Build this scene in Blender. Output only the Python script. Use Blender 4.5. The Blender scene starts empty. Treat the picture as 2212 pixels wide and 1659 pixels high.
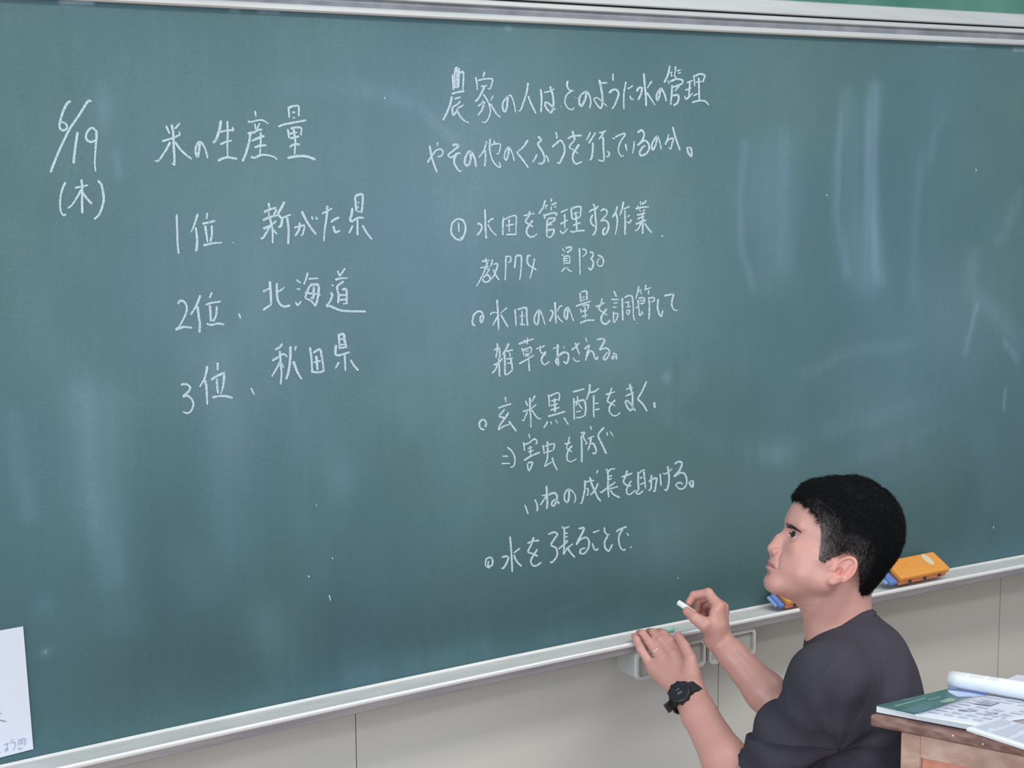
import bpy, math, random
import numpy as np
from mathutils import Vector, Matrix

# ------------------------------------------------------------------ camera, world, lights, exposure
scene = bpy.context.scene
coll = scene.collection
F = 3600.0
PW, PH = 2212, 1659
YAW, PITCH, ROLL = 0.58944, 0.13382, -0.00727
CAM = np.array([0.0, -2.59965, 1.75011])
def cam_axes():
    cy, sy, cp, sp = math.cos(YAW), math.sin(YAW), math.cos(PITCH), math.sin(PITCH)
    fwd = np.array([sy*cp, cy*cp, -sp]); right = np.array([cy, -sy, 0.0]); up = np.cross(right, fwd)
    c, s = math.cos(ROLL), math.sin(ROLL)
    return c*right + s*up, -s*right + c*up, fwd
RT, UP, FW = cam_axes()
cam_data = bpy.data.cameras.new('camera'); cam = bpy.data.objects.new('camera', cam_data); coll.objects.link(cam)
cam_data.sensor_width = 36.0; cam_data.lens = 36.0*F/PW; cam_data.clip_start = 0.05
cam.matrix_world = Matrix(((RT[0], UP[0], -FW[0], CAM[0]), (RT[1], UP[1], -FW[1], CAM[1]), (RT[2], UP[2], -FW[2], CAM[2]), (0, 0, 0, 1)))
scene.camera = cam

world = bpy.data.worlds.new('world'); scene.world = world; world.use_nodes = True
world.node_tree.nodes['Background'].inputs[0].default_value = (0.80, 0.90, 1.0, 1)
world.node_tree.nodes['Background'].inputs[1].default_value = 0.55

def area(name, loc, target, sx, sy, power, color):
    l = bpy.data.lights.new(name, 'AREA'); l.shape = 'RECTANGLE'; l.size = sx; l.size_y = sy; l.energy = power; l.color = color
    o = bpy.data.objects.new(name, l); coll.objects.link(o); o.location = loc
    o.rotation_euler = (Vector(target)-Vector(loc)).to_track_quat('-Z', 'Y').to_euler()
    return o
area('window_daylight', (-2.6, -2.6, 1.9), (1.6, -0.3, 1.2), 4.5, 1.8, 138, (0.84, 0.92, 1.0))
area('ceiling_tube_light', (2.2, -1.5, 3.0), (2.2, -1.5, 0.0), 3.4, 0.5, 46, (1.0, 0.95, 0.82))
area('ceiling_tube_light_rear', (2.8, -3.2, 3.0), (2.8, -3.2, 0.0), 3.4, 0.5, 36, (1.0, 0.95, 0.82))

scene.view_settings.view_transform = 'Standard'; scene.view_settings.look = 'None'
scene.view_settings.gamma = 1.0; scene.view_settings.use_curve_mapping = False
scene.view_settings.exposure = 0.0

# ------------------------------------------------------------------ point helpers
KB, XC = 0.01672, 1.9              # the board is very slightly concave
def board_y(x): return -KB*(x-XC)**2
def ray(px, py): return FW + RT*((px-PW/2)/F) - UP*((py-PH/2)/F)
def on_board(px, py, off=0.0):
    d = ray(px, py); t = (-CAM[1])/d[1]
    for _ in range(12):
        x = CAM[0]+t*d[0]; t = (board_y(x)-off-CAM[1])/d[1]
    return CAM+d*t
def on_z(px, py, z):
    d = ray(px, py); return CAM+d*((z-CAM[2])/d[2])
def on_y(px, py, y):
    d = ray(px, py); return CAM+d*((y-CAM[1])/d[1])
def cpt(px, py, d):                # camera-aligned coordinates (right, up, depth) in metres
    return np.array([(px-PW/2)/F*d, -(py-PH/2)/F*d, d])
def c2w(P):
    P = np.asarray(P); return CAM + P[..., 0:1]*RT + P[..., 1:2]*UP + P[..., 2:3]*FW
def wpt(px, py, d): return c2w(cpt(px, py, d))

# ------------------------------------------------------------------ object helpers
def mesh_obj(name, verts, faces, mats, parent=None, smooth=False, mat_idx=None):
    me = bpy.data.meshes.new(name)
    me.from_pydata([tuple(map(float, v)) for v in verts], [], faces); me.update()
    for m in (mats if isinstance(mats, (list, tuple)) else [mats]): me.materials.append(m)
    if mat_idx is not None: me.polygons.foreach_set('material_index', mat_idx)
    if smooth: me.polygons.foreach_set('use_smooth', [True]*len(me.polygons))
    o = bpy.data.objects.new(name, me); coll.objects.link(o)
    if parent is not None: attach(o, parent)
    return o
def attach(o, parent):
    o.parent = parent
    o.matrix_parent_inverse = Matrix.Translation(-parent.location)
def empty(name, loc):
    o = bpy.data.objects.new(name, None); coll.objects.link(o); o.location = Vector(loc); o.empty_display_size = 0.05
    return o
def tag(o, label=None, cat=None, group=None, kind=None):
    if label: o['label'] = label
    if cat: o['category'] = cat
    if group: o['group'] = group
    if kind: o['kind'] = kind
    return o
def bevel(o, w, seg=2):
    m = o.modifiers.new('bevel', 'BEVEL'); m.width = w; m.segments = seg; m.limit_method = 'ANGLE'; m.angle_limit = math.radians(40)
    return o
BOXF = [(0, 3, 2, 1), (4, 5, 6, 7), (0, 1, 5, 4), (1, 2, 6, 5), (2, 3, 7, 6), (3, 0, 4, 7)]
def box(name, lo, hi, m, parent=None, bev=0.0):
    (a, b, c), (d, e, f) = lo, hi
    v = [(a, b, c), (d, b, c), (d, e, c), (a, e, c), (a, b, f), (d, b, f), (d, e, f), (a, e, f)]
    o = mesh_obj(name, v, BOXF, m, parent)
    if bev: bevel(o, bev)
    return o
def obox(name, origin, ex, ey, ez, m, parent=None, bev=0.0, seg=2):
    o_ = np.array(origin); ex, ey, ez = map(np.array, (ex, ey, ez))
    v = [o_, o_+ex, o_+ex+ey, o_+ey, o_+ez, o_+ex+ez, o_+ex+ey+ez, o_+ey+ez]
    f = BOXF
    if np.dot(np.cross(ex, ey), ez) < 0: f = [tuple(reversed(q)) for q in BOXF]
    o = mesh_obj(name, v, f, m, parent)
    if bev: bevel(o, bev, seg)
    return o
def prism(name, poly, dz, m, parent=None, bev=0.0):
    n = len(poly); P = [np.array(p) for p in poly]; U = np.array([0, 0, dz])
    a = sum(P[i][0]*P[(i+1) % n][1]-P[(i+1) % n][0]*P[i][1] for i in range(n))
    if (a < 0) != (dz < 0): P = P[::-1]
    v = P+[p+U for p in P]
    f = [tuple(range(n))[::-1], tuple(range(n, 2*n))]+[(i, (i+1) % n, n+(i+1) % n, n+i) for i in range(n)]
    o = mesh_obj(name, v, f, m, parent)
    if bev: bevel(o, bev)
    return o
def tube(name, pts, rad, m, parent=None, n=12, caps=True):
    pts = [np.array(p, float) for p in pts]
    rad = rad if isinstance(rad, (list, tuple)) else [rad]*len(pts)
    v, f = [], []
    ref = np.array([0.13, 0.27, 0.95])
    for i, p in enumerate(pts):
        t = pts[min(i+1, len(pts)-1)]-pts[max(i-1, 0)]; t /= np.linalg.norm(t)
        a = np.cross(t, ref); a /= np.linalg.norm(a); b = np.cross(t, a)
        for k in range(n):
            w = 2*math.pi*k/n; v.append(p+rad[i]*(math.cos(w)*a+math.sin(w)*b))
    for i in range(len(pts)-1):
        for k in range(n):
            f.append((i*n+k, i*n+(k+1) % n, (i+1)*n+(k+1) % n, (i+1)*n+k))
    if caps: f += [tuple(range(n))[::-1], tuple((len(pts)-1)*n+k for k in range(n))]
    return mesh_obj(name, v, f, m, parent, smooth=True)
def sweep_x(name, x0, x1, prof, m, parent=None, n=40, smooth=False, base=True):
    """closed profile [(y, z)] carried along x following the slightly curved board"""
    k = len(prof); v, f = [], []
    for i in range(n+1):
        x = x0+(x1-x0)*i/n
        for (y, z) in prof: v.append((x, (board_y(x) if base else 0)+y, z))
    for i in range(n):
        for j in range(k):
            f.append((i*k+j, i*k+(j+1) % k, (i+1)*k+(j+1) % k, (i+1)*k+j))
    f += [tuple(range(k))[::-1], tuple(n*k+j for j in range(k))]
    o = mesh_obj(name, v, f, m, parent, smooth=smooth)
    return o

# ------------------------------------------------------------------ materials
def mat(name, col, rough=0.6, metal=0.0, spec=0.5, noise=None, bump=None, col2=None, detail=4, stretch=(1, 1, 1), sss=0.0, coat=0.0):
    m = bpy.data.materials.new(name); m.use_nodes = True; nt = m.node_tree; b = nt.nodes['Principled BSDF']
    b.inputs['Base Color'].default_value = (*col, 1); b.inputs['Roughness'].default_value = rough
    b.inputs['Metallic'].default_value = metal; b.inputs['Specular IOR Level'].default_value = spec
    if coat: b.inputs['Coat Weight'].default_value = coat
    if sss:
        b.inputs['Subsurface Weight'].default_value = sss; b.inputs['Subsurface Radius'].default_value = (1.0, 0.35, 0.2); b.inputs['Subsurface Scale'].default_value = 0.006
    tc = nt.nodes.new('ShaderNodeTexCoord'); mp = nt.nodes.new('ShaderNodeMapping'); mp.inputs['Scale'].default_value = stretch
    nt.links.new(tc.outputs['Object'], mp.inputs[0])
    if noise and col2:
        n = nt.nodes.new('ShaderNodeTexNoise'); n.inputs['Scale'].default_value = noise; n.inputs['Detail'].default_value = detail
        r = nt.nodes.new('ShaderNodeValToRGB'); r.color_ramp.elements[0].position = 0.35; r.color_ramp.elements[1].position = 0.68
        r.color_ramp.elements[0].color = (*col, 1); r.color_ramp.elements[1].color = (*col2, 1)
        nt.links.new(mp.outputs[0], n.inputs['Vector']); nt.links.new(n.outputs[0], r.inputs[0]); nt.links.new(r.outputs[0], b.inputs['Base Color'])
    if bump:
        n2 = nt.nodes.new('ShaderNodeTexNoise'); n2.inputs['Scale'].default_value = bump[0]; n2.inputs['Detail'].default_value = 3
        bp = nt.nodes.new('ShaderNodeBump'); bp.inputs['Strength'].default_value = bump[1]; bp.inputs['Distance'].default_value = bump[2] if len(bump) > 2 else 0.002
        nt.links.new(mp.outputs[0], n2.inputs['Vector']); nt.links.new(n2.outputs[0], bp.inputs['Height']); nt.links.new(bp.outputs[0], b.inputs['Normal'])
    return m
def attr_mat(name, attr, c0, c1, rough=0.6, spec=0.4, bump=None, sss=0.0, c2=None, attr2=None):
    m = mat(name, c0, rough, spec=spec, bump=bump, sss=sss); nt = m.node_tree; b = nt.nodes['Principled BSDF']
    a = nt.nodes.new('ShaderNodeAttribute'); a.attribute_name = attr
    mx = nt.nodes.new('ShaderNodeMix'); mx.data_type = 'RGBA'
    mx.inputs[6].default_value = (*c0, 1); mx.inputs[7].default_value = (*c1, 1)
    nt.links.new(a.outputs['Fac'], mx.inputs[0]); out = mx.outputs[2]
    if attr2:
        a2 = nt.nodes.new('ShaderNodeAttribute'); a2.attribute_name = attr2
        m2 = nt.nodes.new('ShaderNodeMix'); m2.data_type = 'RGBA'; m2.inputs[7].default_value = (*c2, 1)
        nt.links.new(a2.outputs['Fac'], m2.inputs[0]); nt.links.new(out, m2.inputs[6]); out = m2.outputs[2]
    nt.links.new(out, b.inputs['Base Color'])
    return m

M = {}
M['wall'] = mat('painted_wall', (0.59, 0.59, 0.575), 0.75, noise=1.4, col2=(0.65, 0.65, 0.63), bump=(240, 0.25, 0.0008))
M['wall_gap'] = mat('wall_joint', (0.20, 0.19, 0.18), 0.9)
M['floor'] = mat('wood_floor', (0.30, 0.20, 0.12), 0.4, noise=6, col2=(0.38, 0.26, 0.16), stretch=(1, 12, 1))
M['alu'] = mat('brushed_aluminium', (0.66, 0.68, 0.70), 0.36, metal=0.55, noise=30, col2=(0.74, 0.76, 0.78), stretch=(0.15, 2, 2))
M['alu_dark'] = mat('aluminium_channel', (0.20, 0.21, 0.25), 0.5, metal=0.1, noise=18, col2=(0.30, 0.31, 0.36), stretch=(1, 1, 1))
M['alu_dusty'] = mat('chalky_aluminium', (0.64, 0.65, 0.66), 0.6, metal=0.2, noise=14, col2=(0.74, 0.75, 0.75), stretch=(0.6, 3, 3))
M['alu_lip'] = mat('bright_aluminium_lip', (0.86, 0.88, 0.92), 0.35, metal=0.3)
M['alu_front'] = mat('reflection_darkened_front', (0.33, 0.335, 0.40), 0.42, metal=0.5, noise=12, col2=(0.44, 0.45, 0.50), stretch=(0.4, 2, 6))  # reflection of the dark floor painted into the aluminium's colour
M['gap'] = mat('dark_gap', (0.03, 0.03, 0.04), 0.9)
M['drawer'] = mat('grey_plastic', (0.40, 0.42, 0.42), 0.45, noise=20, col2=(0.46, 0.48, 0.48))
M['drawer_rim'] = mat('pale_grey_plastic', (0.58, 0.61, 0.61), 0.4)
M['green_board'] = mat('green_board', (0.035, 0.16, 0.12), 0.55, noise=5, col2=(0.085, 0.23, 0.18), stretch=(1, 1, 0.6))
M['paper'] = mat('white_paper', (0.66, 0.71, 0.86), 0.8, noise=3, col2=(0.70, 0.74, 0.87))
M['ink'] = mat('ink', (0.12, 0.11, 0.22), 0.8)
M['ink_purple'] = mat('purple_ink', (0.36, 0.34, 0.60), 0.8)
M['orange'] = mat('orange_plastic', (0.80, 0.32, 0.06), 0.42, noise=8, col2=(0.86, 0.37, 0.08))
M['orange_side'] = mat('orange_felt', (0.80, 0.30, 0.16), 0.8)
M['silver'] = mat('silver_sticker', (0.70, 0.66, 0.52), 0.35, noise=60, col2=(0.86, 0.62, 0.35))
M['blue'] = mat('blue_strap', (0.13, 0.22, 0.58), 0.7, bump=(300, 0.3, 0.001))
M['blue_pale'] = mat('pale_blue_felt', (0.25, 0.40, 0.62), 0.85)
M['slot'] = mat('dark_slot', (0.05, 0.05, 0.06), 0.8)
M['chalk_white'] = mat('white_chalk', (0.86, 0.90, 0.88), 0.9)
M['chalk_green'] = mat('green_chalk', (0.34, 0.66, 0.52), 0.9, noise=90, col2=(0.45, 0.72, 0.60))
M['shirt'] = mat('charcoal_cotton', (0.042, 0.040, 0.058), 0.9, spec=0.2, noise=500, col2=(0.058, 0.054, 0.073), bump=(900, 0.25, 0.0006))
M['trouser'] = mat('navy_trousers', (0.03, 0.035, 0.06), 0.85, spec=0.2)
M['shoe'] = mat('white_shoe', (0.6, 0.6, 0.6), 0.6)
M['eye_white'] = mat('eye_white', (0.62, 0.56, 0.55), 0.25)
M['iris'] = mat('dark_iris', (0.02, 0.012, 0.01), 0.15)
M['brow'] = mat('brow_hair', (0.035, 0.028, 0.032), 0.7)
M['resin'] = mat('black_resin', (0.012, 0.012, 0.016), 0.42)
M['resin_face'] = mat('watch_dial', (0.035, 0.035, 0.055), 0.25, coat=0.5)
M['resin_mark'] = mat('watch_grey_marks', (0.10, 0.10, 0.14), 0.5)
M['ring'] = mat('silver_ring', (0.9, 0.88, 0.84), 0.2, metal=1.0)
M['desk_top'] = mat('worn_brown_wood', (0.17, 0.085, 0.07), 0.5, noise=9, col2=(0.32, 0.19, 0.17), stretch=(4, 4, 14), bump=(60, 0.3, 0.001))
M['desk_wood'] = mat('pale_desk_wood', (0.44, 0.27, 0.21), 0.6, noise=22, col2=(0.60, 0.42, 0.36), stretch=(1, 1, 2), bump=(90, 0.3, 0.001))
M['desk_panel'] = mat('orange_wood_panel', (0.62, 0.25, 0.17), 0.5, noise=7, col2=(0.72, 0.32, 0.22), stretch=(6, 6, 1))
M['cover_green'] = mat('dark_green_print', (0.055, 0.14, 0.14), 0.35, noise=26, col2=(0.10, 0.20, 0.21), stretch=(1, 3, 1))
M['cover_green_pale'] = mat('pale_green_print', (0.22, 0.34, 0.30), 0.4, noise=40, col2=(0.30, 0.40, 0.33))
M['cover_blue'] = mat('pale_blue_print', (0.36, 0.46, 0.72), 0.4, noise=30, col2=(0.52, 0.60, 0.82))
M['blue_edge'] = mat('blue_edge_print', (0.14, 0.28, 0.75), 0.5)
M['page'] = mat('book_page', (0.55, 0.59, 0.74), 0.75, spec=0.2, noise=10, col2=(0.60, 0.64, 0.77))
M['page_white'] = mat('bright_page', (0.76, 0.81, 0.86), 0.75, spec=0.2)
M['print_grey'] = mat('grey_print', (0.40, 0.42, 0.52), 0.7, noise=60, col2=(0.28, 0.30, 0.38))
M['print_light'] = mat('fine_grey_print', (0.40, 0.43, 0.54), 0.7)

# board material: clean slate green under chalk dust carried by the surface attribute
def board_material():
    m = bpy.data.materials.new('slate_green_board'); m.use_nodes = True; nt = m.node_tree; b = nt.nodes['Principled BSDF']
    b.inputs['Roughness'].default_value = 0.55; b.inputs['Specular IOR Level'].default_value = 0.35
    tc = nt.nodes.new('ShaderNodeTexCoord')
    def noise(scale, st, det=5, rot=0.0):
        mp = nt.nodes.new('ShaderNodeMapping'); mp.inputs['Scale'].default_value = st; mp.inputs['Rotation'].default_value = (0, rot, 0)
        nt.links.new(tc.outputs['Object'], mp.inputs[0])
        n = nt.nodes.new('ShaderNodeTexNoise'); n.inputs['Scale'].default_value = scale; n.inputs['Detail'].default_value = det
        nt.links.new(mp.outputs[0], n.inputs['Vector']); return n.outputs[0]
    def math_(op, a, c):
        n = nt.nodes.new('ShaderNodeMath'); n.operation = op
        for i, x in enumerate((a, c)):
            if isinstance(x, (int, float)): n.inputs[i].default_value = x
            else: nt.links.new(x, n.inputs[i])
        return n.outputs[0]
    at = nt.nodes.new('ShaderNodeAttribute'); at.attribute_name = 'chalk_dust'
    streak = math_('SUBTRACT', noise(9.0, (6, 1, 0.7), 6, 0.05), 0.5)
    arc = math_('SUBTRACT', noise(2.2, (1.4, 1, 1.0), 4, 0.5), 0.5)
    grain = math_('SUBTRACT', noise(330.0, (1, 1, 1), 2), 0.5)
    f = math_('ADD', at.outputs['Fac'], math_('MULTIPLY', streak, 0.09))
    f = math_('ADD', f, math_('MULTIPLY', arc, 0.36))
    f = math_('ADD', f, math_('MULTIPLY', grain, 0.22))
    r = nt.nodes.new('ShaderNodeValToRGB')
    e = r.color_ramp.elements
    e[0].position = 0.0; e[0].color = (0.050, 0.108, 0.122, 1)
    e[1].position = 1.0; e[1].color = (0.30, 0.40, 0.46, 1)
    k = e.new(0.35); k.color = (0.086, 0.170, 0.200, 1)
    k = e.new(0.6); k.color = (0.136, 0.236, 0.298, 1)
    nt.links.new(f, r.inputs[0])
    hue = noise(1.7, (1, 1, 1), 3, 1.0)
    mx = nt.nodes.new('ShaderNodeMix'); mx.data_type = 'RGBA'; mx.blend_type = 'MULTIPLY'; mx.inputs[0].default_value = 1.0
    hr = nt.nodes.new('ShaderNodeValToRGB'); hr.color_ramp.elements[0].position = 0.3; hr.color_ramp.elements[1].position = 0.7
    hr.color_ramp.elements[0].color = (0.94, 0.97, 1.06, 1); hr.color_ramp.elements[1].color = (1.04, 1.04, 0.94, 1)
    nt.links.new(hue, hr.inputs[0]); nt.links.new(r.outputs[0], mx.inputs[6]); nt.links.new(hr.outputs[0], mx.inputs[7])
    nt.links.new(mx.outputs[2], b.inputs['Base Color'])
    return m
M['board'] = board_material()
def chalk_material():
    m = bpy.data.materials.new('chalk_marks'); m.use_nodes = True; nt = m.node_tree; b = nt.nodes['Principled BSDF']
    b.inputs['Base Color'].default_value = (0.53, 0.67, 0.78, 1); b.inputs['Roughness'].default_value = 0.95; b.inputs['Specular IOR Level'].default_value = 0.1
    tc = nt.nodes.new('ShaderNodeTexCoord'); n = nt.nodes.new('ShaderNodeTexNoise'); n.inputs['Scale'].default_value = 420; n.inputs['Detail'].default_value = 2
    mr = nt.nodes.new('ShaderNodeMapRange'); mr.inputs[1].default_value = 0.30; mr.inputs[2].default_value = 0.52; mr.inputs[3].default_value = 0.45; mr.inputs[4].default_value = 1.0
    nt.links.new(tc.outputs['Object'], n.inputs['Vector']); nt.links.new(n.outputs[0], mr.inputs[0]); nt.links.new(mr.outputs[0], b.inputs['Alpha'])
    return m
M['chalk'] = chalk_material()

# ------------------------------------------------------------------ the room
ft = box('floor', (-3.5, -5.5, -0.05), (6.5, 0.12, 0.0), M['floor']); tag(ft, 'brown wooden classroom floor', kind='structure')
wall = box('wall_front', (-3.5, 0.045, 0.0), (6.5, 0.12, 3.2), M['wall_gap']); tag(wall, 'beige panelled wall behind the chalkboard', kind='structure')
WY = 0.035
seams = [on_y(770, 1600, WY)[0], on_y(1552, 1500, WY)[0], on_y(2159, 1350, WY)[0]]
pw = 0.90
edges = [seams[0]-pw*4, seams[0]-pw*3, seams[0]-pw*2, seams[0]-pw, seams[0], seams[1], seams[2], seams[2]+pw, seams[2]+2*pw, seams[2]+3*pw]
for a, b in zip(edges[:-1], edges[1:]):
    box('wall_panel', (a+0.0012, WY, 0.10), (b-0.0012, 0.05, 3.19), M['wall'], wall, bev=0.001)
tag(box('baseboard_front', (-3.5, 0.02, 0.0), (6.5, 0.05, 0.10), M['desk_wood']), 'wooden skirting along the foot of the wall', kind='structure')

# ------------------------------------------------------------------ main chalkboard
ZB, ZT = 0.80, 2.0
BX0, BX1 = -0.6, 4.3
board = empty('chalkboard', (1.9, 0.0, ZB))
tag(board, 'large green chalkboard with Japanese chalk writing and an aluminium chalk tray', 'chalkboard')
def dust_field(X, Z):
    """chalk dust left on the board: broad wiped zones, eraser swipes"""
    D = np.full(X.shape, 0.27)
    def P(px, py):
        p = on_board(px, py); return p[0], p[2]
    r1 = np.random.default_rng(7); n1 = 0
    for per, amp in ((0.05, 0.5), (0.022, 0.6), (0.010, 0.5)):
        q = np.arange(-2, 6, per); n1 = n1+amp*np.interp(X[:, 0], q, r1.uniform(-1, 1, len(q)))
    N1 = n1[:, None]*(0.75+0.25*np.sin(Z*9+X*4))
    def blob(px, py, rx, rz, s, ang=0.0):
        x0, z0 = P(px, py); ca, sa = math.cos(ang), math.sin(ang)
        u = (X-x0)*ca+(Z-z0)*sa; v = -(X-x0)*sa+(Z-z0)*ca
        return s*np.exp(-((u/rx)**2+(v/rz)**2))
    for b in BLOBS: D += blob(*b)
    def swipe(pts, w, s, soft=0.35):
        out = np.zeros(X.shape); q = [P(*p) for p in pts]
        w = w/1000.0
        for (ax, az), (bx, bz) in zip(q[:-1], q[1:]):
            dx, dz = bx-ax, bz-az; L2 = dx*dx+dz*dz
            t = np.clip(((X-ax)*dx+(Z-az)*dz)/L2, 0, 1)
            d = np.hypot(X-ax-t*dx, Z-az-t*dz)
            out = np.maximum(out, 1/(1+np.exp(np.clip((d-w)/(w*soft), -20, 20))))
        return s*out*(1+0.55*N1)
    for s_ in SWIPES: D += swipe(s_[0], s_[1], s_[2]*1.3, *s_[3:])
    return D
BLOBS = [
 (700, 620, 0.75, 0.42, 0.17), (1250, 420, 0.5, 0.4, 0.10), (1150, 640, 0.4, 0.3, 0.08), (700, 330, 0.6, 0.25, 0.10), (1330, 750, 0.07, 0.06, 0.10),
 (1500, 900, 0.5, 0.3, -0.02), (300, 1450, 0.7, 0.16, -0.16), (900, 1360, 0.55, 0.13, -0.13), (1450, 1290, 0.6, 0.07, -0.14), (2050, 560, 0.7, 0.5, 0.07), (1600, 1120, 0.4, 0.12, 0.05),
 (2000, 1150, 0.5, 0.13, -0.10), (2150, 200, 0.5, 0.16, -0.03), (60, 300, 0.25, 0.3, -0.03), (1350, 60, 0.9, 0.06, -0.04),
 (600, 1395, 0.05, 0.09, 0.11, 0.4), (740, 1030, 0.03, 0.045, 0.10, 0.3), (590, 1350, 0.05, 0.05, 0.08), (1900, 850, 0.35, 0.2, 0.08),
 (2100, 700, 0.22, 0.18, 0.06), (1680, 980, 0.06, 0.03, 0.12), (1440, 1180, 0.06, 0.07, 0.07), (1640, 850, 0.3, 0.1, -0.05),
 (1100, 650, 0.06, 0.04, -0.07), (1200, 760, 0.5, 0.2, 0.03), (920, 780, 0.05, 0.03, 0.04), (94, 1310, 0.02, 0.02, 0.14), (98, 1408, 0.01, 0.008, 0.3),
 (1440, 815, 0.012, 0.012, 0.25), (225, 235, 0.014, 0.035, 0.16), (1425, 1150, 0.09, 0.09, 0.05), (1180, 1520, 0.9, 0.03, 0.0),
]
SWIPES = [
 ([(1668, 320), (1662, 450), (1680, 590)], 52, 0.055, 0.16), ([(1872, 225), (1856, 400), (1870, 600)], 46, 0.075, 0.3), ([(2172, 840), (2168, 885)], 4, 0.22, 0.5), ([(2030, 230), (1990, 330), (2060, 330)], 26, 0.05, 0.6),
 ([(1560, 760), (1700, 880), (1620, 1000)], 60, 0.03, 0.6), ([(180, 870), (230, 1050), (250, 1230)], 50, 0.03, 0.6), ([(480, 800), (500, 1000), (495, 1160)], 55, 0.03, 0.6),
 ([(30, 900), (40, 1030), (60, 1110)], 14, 0.07), ([(175, 860), (185, 1050), (240, 1240)], 26, 0.09), ([(240, 880), (245, 1060), (262, 1260), (262, 1340)], 26, 0.09, 0.5),
 ([(470, 780), (495, 1000), (500, 1180)], 34, 0.09, 0.5), ([(390, 1200), (440, 1280)], 25, 0.05), ([(560, 1340), (620, 1440)], 30, 0.07),
 ([(630, 860), (640, 1000), (650, 1130)], 26, 0.06, 0.6), ([(700, 900), (720, 1120), (690, 1230)], 22, 0.05, 0.6), ([(560, 560), (560, 700)], 45, 0.05),
 ([(650, 1310), (700, 1400), (760, 1430)], 40, 0.06, 0.5), ([(280, 1230), (320, 1120)], 60, -0.06, 0.6), ([(400, 960), (420, 1140)], 50, -0.06, 0.6),
 ([(1610, 310), (1598, 430), (1602, 540), (1628, 620)], 9, 0.11, 0.4), ([(1700, 310), (1690, 420), (1690, 560)], 30, 0.07, 0.4),
 ([(1830, 200), (1810, 330), (1806, 460), (1830, 590)], 11, 0.11, 0.5), ([(1890, 190), (1882, 330), (1886, 470), (1900, 600)], 16, 0.13, 0.4),
 ([(1850, 250), (1850, 420), (1862, 580)], 34, 0.08, 0.4), ([(2040, 250), (1985, 380), (1974, 520), (1974, 640)], 12, 0.09, 0.5),
 ([(2100, 560), (2095, 620), (2160, 690), (2200, 740)], 20, 0.09, 0.5), ([(2190, 460), (2160, 520), (2205, 420)], 16, 0.08), ([(2110, 660), (2085, 760)], 6, 0.14, 0.5),
 ([(1740, 810), (1830, 760), (1960, 745)], 13, 0.07, 0.5), ([(1790, 930), (1900, 900), (2030, 860)], 18, 0.06, 0.5), ([(1830, 1000), (1960, 950), (2060, 900)], 14, 0.05, 0.5),
 ([(1500, 820), (1440, 900), (1560, 960), (1690, 980)], 20, 0.05, 0.5), ([(800, 200), (900, 230), (980, 300)], 9, 0.07, 0.6), ([(620, 190), (760, 185), (900, 215)], 14, 0.05, 0.6),
 ([(860, 800), (830, 850), (900, 900)], 30, 0.05), ([(2170, 740), (2200, 780)], 8, 0.14), ([(1185, 1330), (1300, 1285)], 7, 0.05), ([(1180, 1380), (1290, 1345), (1380, 1320)], 16, 0.06, 0.6),
 ([(760, 1460), (900, 1430), (1050, 1395)], 18, 0.10, 0.5), ([(560, 1510), (700, 1480)], 12, 0.05, 0.5), ([(2030, 101), (2070, 99), (2100, 102)], 2.5, 0.28, 0.9), ([(2190, 107), (2230, 108)], 3, 0.4),
 ([(1280, 60), (1340, 63)], 5, 0.10), ([(1095, 60), (1100, 61)], 5, 0.2), ([(500, 22), (515, 24)], 3, 0.4), ([(560, 24), (600, 27)], 3, 0.4), ([(130, 5), (200, 6)], 3, 0.5),
 ([(2120, 960), (2140, 1080)], 30, 0.04), ([(1960, 1120), (2100, 1040)], 50, -0.05, 0.6), ([(20, 500), (90, 700), (160, 850)], 25, 0.04, 0.7), ([(250, 330), (256, 380)], 6, 0.08),
]
nx, nz = 1250, 250
xs = np.linspace(BX0, BX1, nx); zs = np.linspace(ZB-0.005, ZT+0.008, nz)
GX, GZ = np.meshgrid(xs, zs, indexing='ij')
V = np.stack([GX, board_y(GX), GZ], -1).reshape(-1, 3)
idx = np.arange(nx*nz).reshape(nx, nz)
Q = np.stack([idx[:-1, :-1], idx[1:, :-1], idx[1:, 1:], idx[:-1, 1:]], -1).reshape(-1, 4)
surf = mesh_obj('writing_surface', list(map(tuple, V)), Q.tolist(), M['board'], board, smooth=True)
att = surf.data.attributes.new('chalk_dust', 'FLOAT', 'POINT')
att.data.foreach_set('value', np.clip(dust_field(GX, GZ), 0, 1).reshape(-1).astype(np.float32))

sweep_x('backing_board', BX0, BX1, [(0.001, ZB-0.004), (0.012, ZB-0.004), (0.012, ZT+0.006), (0.001, ZT+0.006)], M['alu_dark'], board)
# upper frame of the main board: two pale strips with a grey channel between
fr = sweep_x('top_frame', BX0, BX1, [(0.0, ZT), (-0.012, ZT), (-0.014, ZT+0.003), (-0.014, ZT+0.009), (-0.012, ZT+0.012), (0.0, ZT+0.012)], M['alu'], board)
sweep_x('top_channel', BX0, BX1, [(0.012, ZT+0.008), (-0.002, ZT+0.012), (-0.004, ZT+0.020), (-0.003, ZT+0.030), (0.012, ZT+0.030)], M['alu_dark'], board)
sweep_x('top_strip', BX0, BX1, [(0.012, ZT+0.027), (-0.010, ZT+0.027), (-0.012, ZT+0.029), (-0.012, ZT+0.035), (-0.010, ZT+0.037), (0.012, ZT+0.037)], M['alu'], board)
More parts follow.
